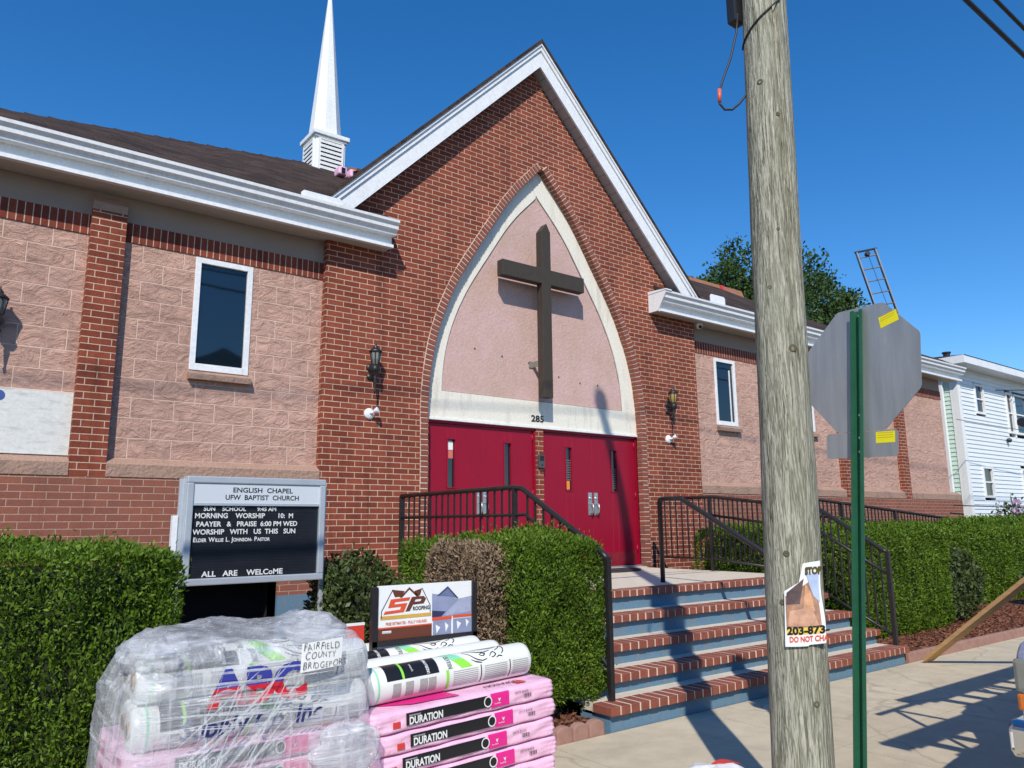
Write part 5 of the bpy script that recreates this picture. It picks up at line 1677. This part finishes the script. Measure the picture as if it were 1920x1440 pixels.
s = G(); s.text('STOP', .044, (0, 0, 0), align='LEFT', bold=.003, fn=lambda a, c: fly(.60+a/.26, .845+c/.372, 2.5)); s.build('lettering', M('dark_gold_print', (.09, .065, .015)), sh)

# ================================================================ STOP SIGN SEEN FROM BEHIND
SB = Vector((4.085, -5.973, 0)); ST = Vector((4.265, -6.113, 2.77))
t = thing('stop_sign', SB, 'bare aluminium back of an octagonal stop sign on a green post', 'street sign')
zax = (ST-SB).normalized()
rdir = Vector((-.126, -.992, 0)).normalized()
rdir = (rdir-zax*rdir.dot(zax)).normalized()
ndir = rdir.cross(zax)            # away from or towards the camera
if ndir.dot(Vector((0, -8.327, 1.46))-SB) < 0: ndir = -ndir
def sp(a, b, c=0.0): return SB+rdir*a+zax*b+ndir*c     # c > 0 towards the camera
L = (ST-SB).length
s = G()
# U-channel post
w2 = .030
for a0, a1, c0, c1 in ((-.020, .020, .004, .008), (-.023, -.018, .008, .036), (.018, .023, .008, .036), (-.040, -.0235, .033, .037), (.0235, .040, .033, .037)):
    V = [sp(a, b, c) for c in (c0, c1) for b in (-.05, L-.09) for a in (a0, a1)]
    s.add(V, [(0, 2, 3, 1), (4, 5, 7, 6), (0, 1, 5, 4), (2, 6, 7, 3), (0, 4, 6, 2), (1, 3, 7, 5)])
po = s.build('post', 'postgreen', t)
s = G()
for i in range(100):
    b = .06+i*.0258
    if b > L-.12: break
    V = [sp(.0+.0052*math.cos(q*PI/4), b+.0052*math.sin(q*PI/4), .0085) for q in range(8)]
    s.add(V, [tuple(range(8))])
s.build('bolt_holes', 'dark', po)
SC = 2.345
Ro = .368/math.cos(PI/8)
s = G(); P = [(Ro*math.cos(PI/8+k*PI/4+rad(0)), SC+Ro*math.sin(PI/8+k*PI/4)) for k in range(8)]
def slab(P, c0, c1):
    n = len(P); g = G()
    g.add([sp(a, b, c0) for a, b in P]+[sp(a, b, c1) for a, b in P], [tuple(range(n)), tuple(range(2*n-1, n-1, -1))]+[(i, i+n, (i+1) % n+n, (i+1) % n) for i in range(n)])
    return g
def rounded(P, r, m=4):
    out = []
    n = len(P)
    for i in range(n):
        p = Vector((P[i][0], P[i][1])); a = (Vector(P[i-1])-p).normalized(); b = (Vector(P[(i+1) % n])-p).normalized()
        for k in range(m+1):
            f = k/m
            q = (p+a*r)*(1-f)**2+p*2*f*(1-f)+(p+b*r)*f*f
            out.append((q.x, q.y))
    return out
bl = slab(rounded(P, .02), -.002, .0015).build('sign_plate', 'signback', t)
slab(rounded([(a*.985, SC+(b-SC)*.985) for a, b in P], .02), -.0035, -.0021).build('sign_face', 'signred', bl)
s = G(); s.text('STOP', .27, sp(0, SC-.10, -.0042), -rdir, zax, 'CENTER', .006, sx=.82); s.build('lettering', 'letter_white', bl)
pq = slab(rounded([(-.228, 1.828), (.228, 1.828), (.228, 1.975), (-.228, 1.975)], .02), -.002, .0015).build('plaque', 'signback', t)
s = G(); s.add([sp(a, b, -.0026) for a, b in ((-.225, 1.831), (.225, 1.831), (.225, 1.972), (-.225, 1.972))], [(0, 1, 2, 3)]); s.build('plaque_face', 'signred', pq)
slab([(.135, 2.56), (.245, 2.59), (.23, 2.655), (.12, 2.625)], .0016, .0024).build('sticker', 'yellow', bl)
slab([(.095, 1.905), (.21, 1.905), (.21, 1.968), (.095, 1.968)], .0016, .0024).build('sticker', 'yellow', pq)
for par_, (u0, v0, du, dv, ux, uy) in ((bl, (.137, 2.575, .085, .0245, .0075, -.0125)), (pq, (.105, 1.914, .095, 0, 0, -.013))):
    s = G()
    for q in range(3):
        oy = .045-.013*q if par_ is pq else .052-.014*q
        a0_, b0_ = u0-(.0 if par_ is pq else .0035*q), v0+oy-(0 if par_ is pq else .0)
        s.add([sp(a0_, b0_, .0027), sp(a0_+du, b0_+dv, .0027), sp(a0_+du, b0_+dv+.0035, .0027), sp(a0_, b0_+.0035, .0027)], [(0, 1, 2, 3)])
    s.build('sticker_line', M('faded_sticker_ink', (.55, .42, .02)), par_)
for i, b in enumerate((2.66, 2.07, 1.94, 1.86)):
    s = G(); s.lathe([(.009, 0), (.009, .006), (.005, .009)], sp(0, b, .008), 10, ndir); s.build('bolt', 'chrome', t, smooth=True)

# ================================================================ LEANING PLANK
t = thing('leaning_plank', (8.6, -4.21, 0), 'new pale lumber plank leaning up from the bed edging', 'plank')
a = Vector((8.6, -4.22, .03)); b = a+Vector((-.22, -1.09, .86))*2.3
d = (b-a).normalized(); x = d.cross(Vector((0, 0, 1))).normalized(); y = x.cross(d)
M4 = Matrix((x, d, y)).transposed().to_4x4(); M4.translation = a
s = G(); s.box(-.075, .075, 0, (b-a).length, -.02, .02, M=M4); s.build('board', 'wood', t, bevel=.004)

# ================================================================ PICKUP TRUCK AT THE RIGHT EDGE
TX, TY = 4.33, -6.68            # front near corner; body runs towards +X and -Y
tz0 = -.13
t = thing('pickup_truck', (6.9, -7.6, tz0), 'silver pickup truck with chrome bumper and ladder rack parked at the kerb', 'pickup truck')
def X(v): return TX+v
def Yt(v): return TY-v
s = G(); prof = [(0.0, .48), (-.015, .80), (-.01, .95), (.05, 1.0), (.30, 1.05), (.75, 1.10), (1.2, 1.64), (1.5, 1.72), (3.35, 1.70), (3.62, 1.60), (3.72, 1.08), (5.5, 1.06), (5.55, .55), (5.5, .42), (.05, .42)]
s.prism([(X(a), b+tz0) for a, b in prof], Yt(1.85), Yt(0))
body = s.build('body', 'truck', t, bevel=.05, seg=3, angle=20)
s = G(); s.prism([(X(.98), 1.12+tz0), (X(1.36), 1.56+tz0), (X(3.45), 1.55+tz0), (X(3.60), 1.10+tz0)], Yt(1.857), Yt(-.007)); s.build('side_window', 'glass', t)
s = G(); s.prism([(X(.77), 1.115+tz0), (X(1.19), 1.61+tz0), (X(1.175), 1.625+tz0), (X(.755), 1.13+tz0)], Yt(1.7), Yt(.15)); s.build('windshield', 'glass', t)
s = G(); s.box(X(1.45), X(2.6), Yt(-.004), Yt(.0), .62+tz0, 1.06+tz0); d_ = s.build('door', 'truck', t); s = G(); s.box(X(2.35), X(2.5), Yt(-.03), Yt(-.005), .95+tz0, .98+tz0); s.build('handle', 'chrome', d_)
s = G()
s.prism([(-.10, .49), (-.13, .52), (-.13, .63), (-.09, .66), (.06, .66), (.06, .49)], Yt(1.88), Yt(-.02))
for i, v in enumerate(s.V): s.V[i] = (v[0]+TX, v[1], v[2]+tz0)
s.build('bumper', 'chrome', t, bevel=.025, seg=3)
for yy in (.02, 1.45):
    s = G(); s.box(X(-.028), X(.16), Yt(yy+.36), Yt(yy-.028), .775+tz0, .93+tz0); h = s.build('headlight', 'lens', t, bevel=.02)
    s = G(); s.box(X(-.024), X(.14), Yt(yy+.36), Yt(yy-.024), .69+tz0, .77+tz0); s.build('turn_signal', 'amber', t, bevel=.015)
s = G(); s.box(X(-.015), X(.02), Yt(1.40), Yt(.42), .70+tz0, .92+tz0); gr = s.build('grille', 'print_black', t, bevel=.01)
s = G()
for i in range(5): s.box(X(-.03), X(-.0155), Yt(1.38), Yt(.44), (.725+.04*i)+tz0, (.74+.04*i)+tz0)
s.build('grille_bar', 'chrome', gr)
for xx in (.92, 4.45):
    for yy in (-.01, 1.63):
        c = (X(xx), Yt(yy), .36+tz0)
        s = G(); s.lathe([(.2, 0), (.34, .0), (.37, .03), (.37, .20), (.34, .23), (.2, .23)], c, 28, (0, -1, 0)); wh = s.build('wheel', 'rubber', t, smooth=True)
        s = G(); s.lathe([(.06, -.006), (.2, -.004), (.2, .01)], c, 20, (0, -1, 0)); s.build('rim', 'steel', wh)
s = G(); s.box(X(1.0), X(1.06), Yt(-.16), Yt(-.02), 1.12+tz0, 1.28+tz0); s.build('wing_mirror', 'print_black', t, bevel=.02)
RZK = 1.98
s = G()
for yy in (.06, 1.78):
    for xx in (.55, 2.0, 4.0, 5.4):
        zb = 1.02 if xx != 2.0 else 1.6
        s.tube([(X(xx), Yt(yy), zb+tz0), (X(xx), Yt(yy), RZK)], .022, 6)
    s.tube([(X(.3), Yt(yy), RZK), (X(5.5), Yt(yy), RZK)], .025, 6)
for xx in (.55, 2.0, 4.0, 5.4):
    s.tube([(X(xx), Yt(.06), RZK), (X(xx), Yt(1.78), RZK)], .022, 6)
s.build('ladder_rack', 'black_metal', t)
def flat_ladder(x0, x1, y, label, w=.40):
    t = thing('ladder', ((x0+x1)/2, y, RZK+.03), label, 'ladder', 'aluminium ladders on the truck rack and the roof')
    for yy in (y-w/2, y+w/2):
        s = G(); s.box(x0, x1, yy-.035, yy+.035, RZK+.03, RZK+.075); s.build('side_rail', 'alu', t)
    n = int((x1-x0)/.30); first = None
    for i in range(n):
        x = x0+.15+.3*i
        if first is None:
            s = G(); s.box(-.045, .045, -w/2+.036, w/2-.036, RZK+.035-(RZK+.03), RZK+.07-(RZK+.03)); first = s.build('rung', 'alu', t, local=True); first.location = (x-(x0+x1)/2, 0, 0)
        else: link_copy(first, t, (x-(x0+x1)/2, 0, 0))
flat_ladder(5.35, 9.8, -6.98, 'aluminium ladder on the truck rack, the one nearest the church', .30)
flat_ladder(3.95, 8.6, -7.52, 'aluminium ladder on the truck rack, sticking out over the hood', .30)
for x0, x1, y, lab in ((5.2, 9.6, -6.73, 'long aluminium walkboard on the truck rack nearest the sidewalk'), (3.86, 8.4, -7.29, 'long aluminium walkboard on the truck rack between the ladders')):
    t = thing('walkboard', ((x0+x1)/2, y, RZK+.03), lab, 'walkboard', 'walkboards on the truck rack')
    s = G(); s.box(x0, x1, y-.09, y+.09, RZK+.03, RZK+.08); s.build('deck', 'alu', t, bevel=.005)
    s = G(); s.box(x0-.02, x0-.001, y-.095, y+.095, RZK+.026, RZK+.084); s.build('end_cap', 'redlogo', t)

# ================================================================ LADDER AND BOARDS ON THE ROOF
t = thing('ladder', (17.2, -.2, 5.3), 'aluminium ladder rising above the roof behind the stop sign', 'ladder', 'aluminium ladders on the truck rack and the roof')
top = Vector((16.90, .2, 7.70)); ft = Vector((17.15, -.25, 5.25))
ax = (top-ft).normalized(); rd = Vector((.796, -.605, 0)); rd = (rd+Vector((0, 0, .30))); rd = (rd-ax*rd.dot(ax)).normalized(); nn = rd.cross(ax)
Ln = (top-ft).length
for sg in (-1, 1):
    M4 = Matrix((rd, ax, nn)).transposed().to_4x4(); M4.translation = ft+rd*sg*.225
    s = G(); s.box(-.014, .014, 0, Ln, -.04, .04, M=M4); s.build('side_rail', 'alu_dull', t)
k = Ln-.14
while k > .1:
    s = G(); s.tube([ft+ax*k-rd*.212, ft+ax*k+rd*.212], .017, 8); s.build('rung', 'alu_dull', t); k -= .305
s = G(); s.tube([ft+ax*(Ln+.012)-rd*.26, ft+ax*(Ln+.012)+rd*.27], .024, 6); s.build('top_bar', 'black_metal', t)
s = G(); s.lathe([(.05, -.05), (.06, 0), (.05, .05)], ft+ax*(Ln-.09)+nn*.03, 10, nn); s.build('pulley', 'black_metal', t)
s = G(); s.tube([ft+ax*(Ln-.09)+nn*.05, ft+ax*.3+rd*.05+nn*.05], .006, 5); s.build('pull_rope', 'cable', t)

t = thing('roof_plank', (14.6, 2.9, 7.2), 'brown staging plank on a red roof bracket above the right eave', 'plank')
s = G()
s.prism([(2.92, 7.00), (2.96, 6.99), (3.07, 7.265), (3.03, 7.28)], 13.5, 16.0, 'x')
s.build('board', 'plywood', t)
s = G(); s.prism([(2.74, 6.90), (2.915, 7.0), (3.02, 7.27), (2.985, 7.27), (2.86, 7.03), (2.70, 6.94)], 15.1, 15.2, 'x'); s.build('roof_bracket', 'redlogo', t)
t = thing('roof_plank', (6.0, 3.2, 7.6), 'brown staging plank on the roof beside the steeple', 'plank')
s = G(); s.prism([(2.9, 7.43), (3.3, 7.61), (3.28, 7.65), (2.88, 7.47)], 5.25, 6.4, 'x'); s.build('board', 'plywood', t)
for x, lab in ((5.03, 'pink shingle pack on the roof below the steeple, left one'), (5.24, 'pink shingle pack on the roof below the steeple, right one')):
    t = thing('shingle_pack', (x, 3.0, 7.42), lab, 'shingle bundle')
    s = G(); s.box(x-.08, x+.075, 2.95, 3.15, 7.32, 7.465); s.build('wrapper', 'pinkwrap', t, bevel=.03)
    s = G(); s.box(x-.03, x+.035, 2.942, 2.9495, 7.34, 7.44); s.build('dark_label', 'print_black', t)
t = thing('shingle_pack', (18.4, .6, 5.9), 'pale pink shingle pack on the roof right of the stop sign', 'shingle bundle')
s = G(); s.box(18.15, 18.6, .45, .75, 5.75, 6.02); s.build('wrapper', 'pinkwrap', t, bevel=.03)

# ================================================================ WHITE HOUSE
HX, HY = 21.6, .5
t = thing('white_house', (HX+6, HY+4, 0), 'white clapboard two storey house beyond the right end of the church', 'house')
def siding(axis, x0, x1, y, z0, z1, holes=()):
    s = G(); z = z0; e = .115
    while z < z1:
        h = min(e, z1-z)
        segs = [(x0, x1)]
        for (a, b, c, d) in holes:
            if z+h > c and z < d:
                segs = [q for sgm in segs for q in ((sgm[0], min(sgm[1], a)), (max(sgm[0], b), sgm[1])) if q[1]-q[0] > .001]
        for a, b in segs:
            P = [(y-.022, z), (y-.002, z+h), (y+.1, z+h), (y+.1, z)]
            s.prism(P, a, b, 'x' if axis == 'x' else 'y')
        z += e
    return s
HWN = [(22.62, 23.2, 4.36, 5.20), (22.55, 23.2, 2.08, 2.92), (24.7, 25.15, 3.95, 5.15), (25.25, 26.3, 3.95, 5.15), (25.2, 25.9, 1.7, 2.95), (27.6, 28.3, 4.2, 5.2), (27.6, 28.3, 2.0, 2.95)]
siding('x', HX+.16, 34, HY, .4, 5.55, HWN).build('front_wall', 'siding', t)
s = siding('y', HY+.16, HY+9, HX, .4, 5.55)
s.build('side_wall', 'siding_green', t)
s = G(); s.box(HX+.1, 34, HY+.1, HY+9, 0, 5.7); s.build('inner_wall', 'dark', t)
s = G(); s.box(HX-.03, HX+.16, HY-.04, HY+.0, .3, 5.55); s.box(HX-.03, HX, HY, HY+.16, .3, 5.55); s.build('corner_board', 'white_trim', t)
s = G(); s.box(HX-.14, HX-.05, HY+.3, HY+.42, .3, 5.4); s.build('downpipe', 'white', t, bevel=.02)
s = G(); s.box(HX+.001, 34.4, HY-.415, HY+.1, 5.55, 5.58); s.build('soffit', 'white', t)
s = G(); s.box(HX-.42, 34.4, HY-.46, HY-.42, 5.54, 5.74); s.box(HX-.46, HX-.421, HY-.46, HY+9, 5.54, 5.74); s.box(HX-.42, HX-.001, HY-.41, HY+9, 5.551, 5.58); s.build('fascia', 'white', t)
s = G(); s.add([(HX-.45, HY-.48, 5.745), (34.5, HY-.48, 5.745), (34.5, HY+9, 5.745), (HX-.45, HY+9, 5.745), (HX+4.2, HY+4.25, 6.9), (30, HY+4.25, 6.9)], [(0, 1, 5, 4), (1, 2, 5), (2, 3, 4, 5), (3, 0, 4), (3, 2, 1, 0)]); rf = s.build('roof', 'roof', t)
s = G(); s.lathe([(.10, 5.8), (.10, 6.75), (.13, 6.76), (.13, 6.80)], (25.1, HY+1.6, -.1), 12); s.build('vent_pipe', 'cable', rf)
for (a, b, c, d) in HWN:
    s = G(); f_ = .06
    s.box(a, a+f_, HY-.05, HY+.06, c, d); s.box(b-f_, b, HY-.05, HY+.06, c, d); s.box(a+f_, b-f_, HY-.05, HY+.06, c, c+f_); s.box(a+f_, b-f_, HY-.05, HY+.06, d-f_, d); s.box(a+f_, b-f_, HY-.03, HY+.03, (c+d)/2-.02, (c+d)/2+.02)
    wn = s.build('window', 'white_trim', t)
    s = G(); s.box(a+f_, b-f_, HY+.01, HY+.02, c+f_, d-f_); s.build('pane', 'glass', wn)
    s = G(); s.box(a+f_, b-f_, HY+.035, HY+.04, (c+d)/2, d-f_); s.build('blind', 'band', wn)
t = thing('wall_lamp', (24.45, HY-.03, 3.75), 'small dark lamp on the white house wall', 'wall lamp')
s = G(); s.lathe([(.03, 0), (.07, .05), (.05, .12)], (24.45, HY-.02, 3.75), 10, (0, -1, -.4)); s.build('shade', 'cable', t)

# house across the street, mirrored in the church windows
t = thing('street_house', (3, -30, 0), 'dark gabled house across the street, seen only mirrored in the windows', 'house')
s = G(); s.box(2, 20, -38, -30, 0, 5.6); s.build('wall', 'band', t)
s = G(); s.prism([(1.4, 5.6), (11, 10.3), (20.4, 5.6)], -38.3, -29.7); s.build('roof', 'roof', t)
s = G(); s.box(8, 9, -34, -33, 7, 11); s.build('chimney', 'brick', t)
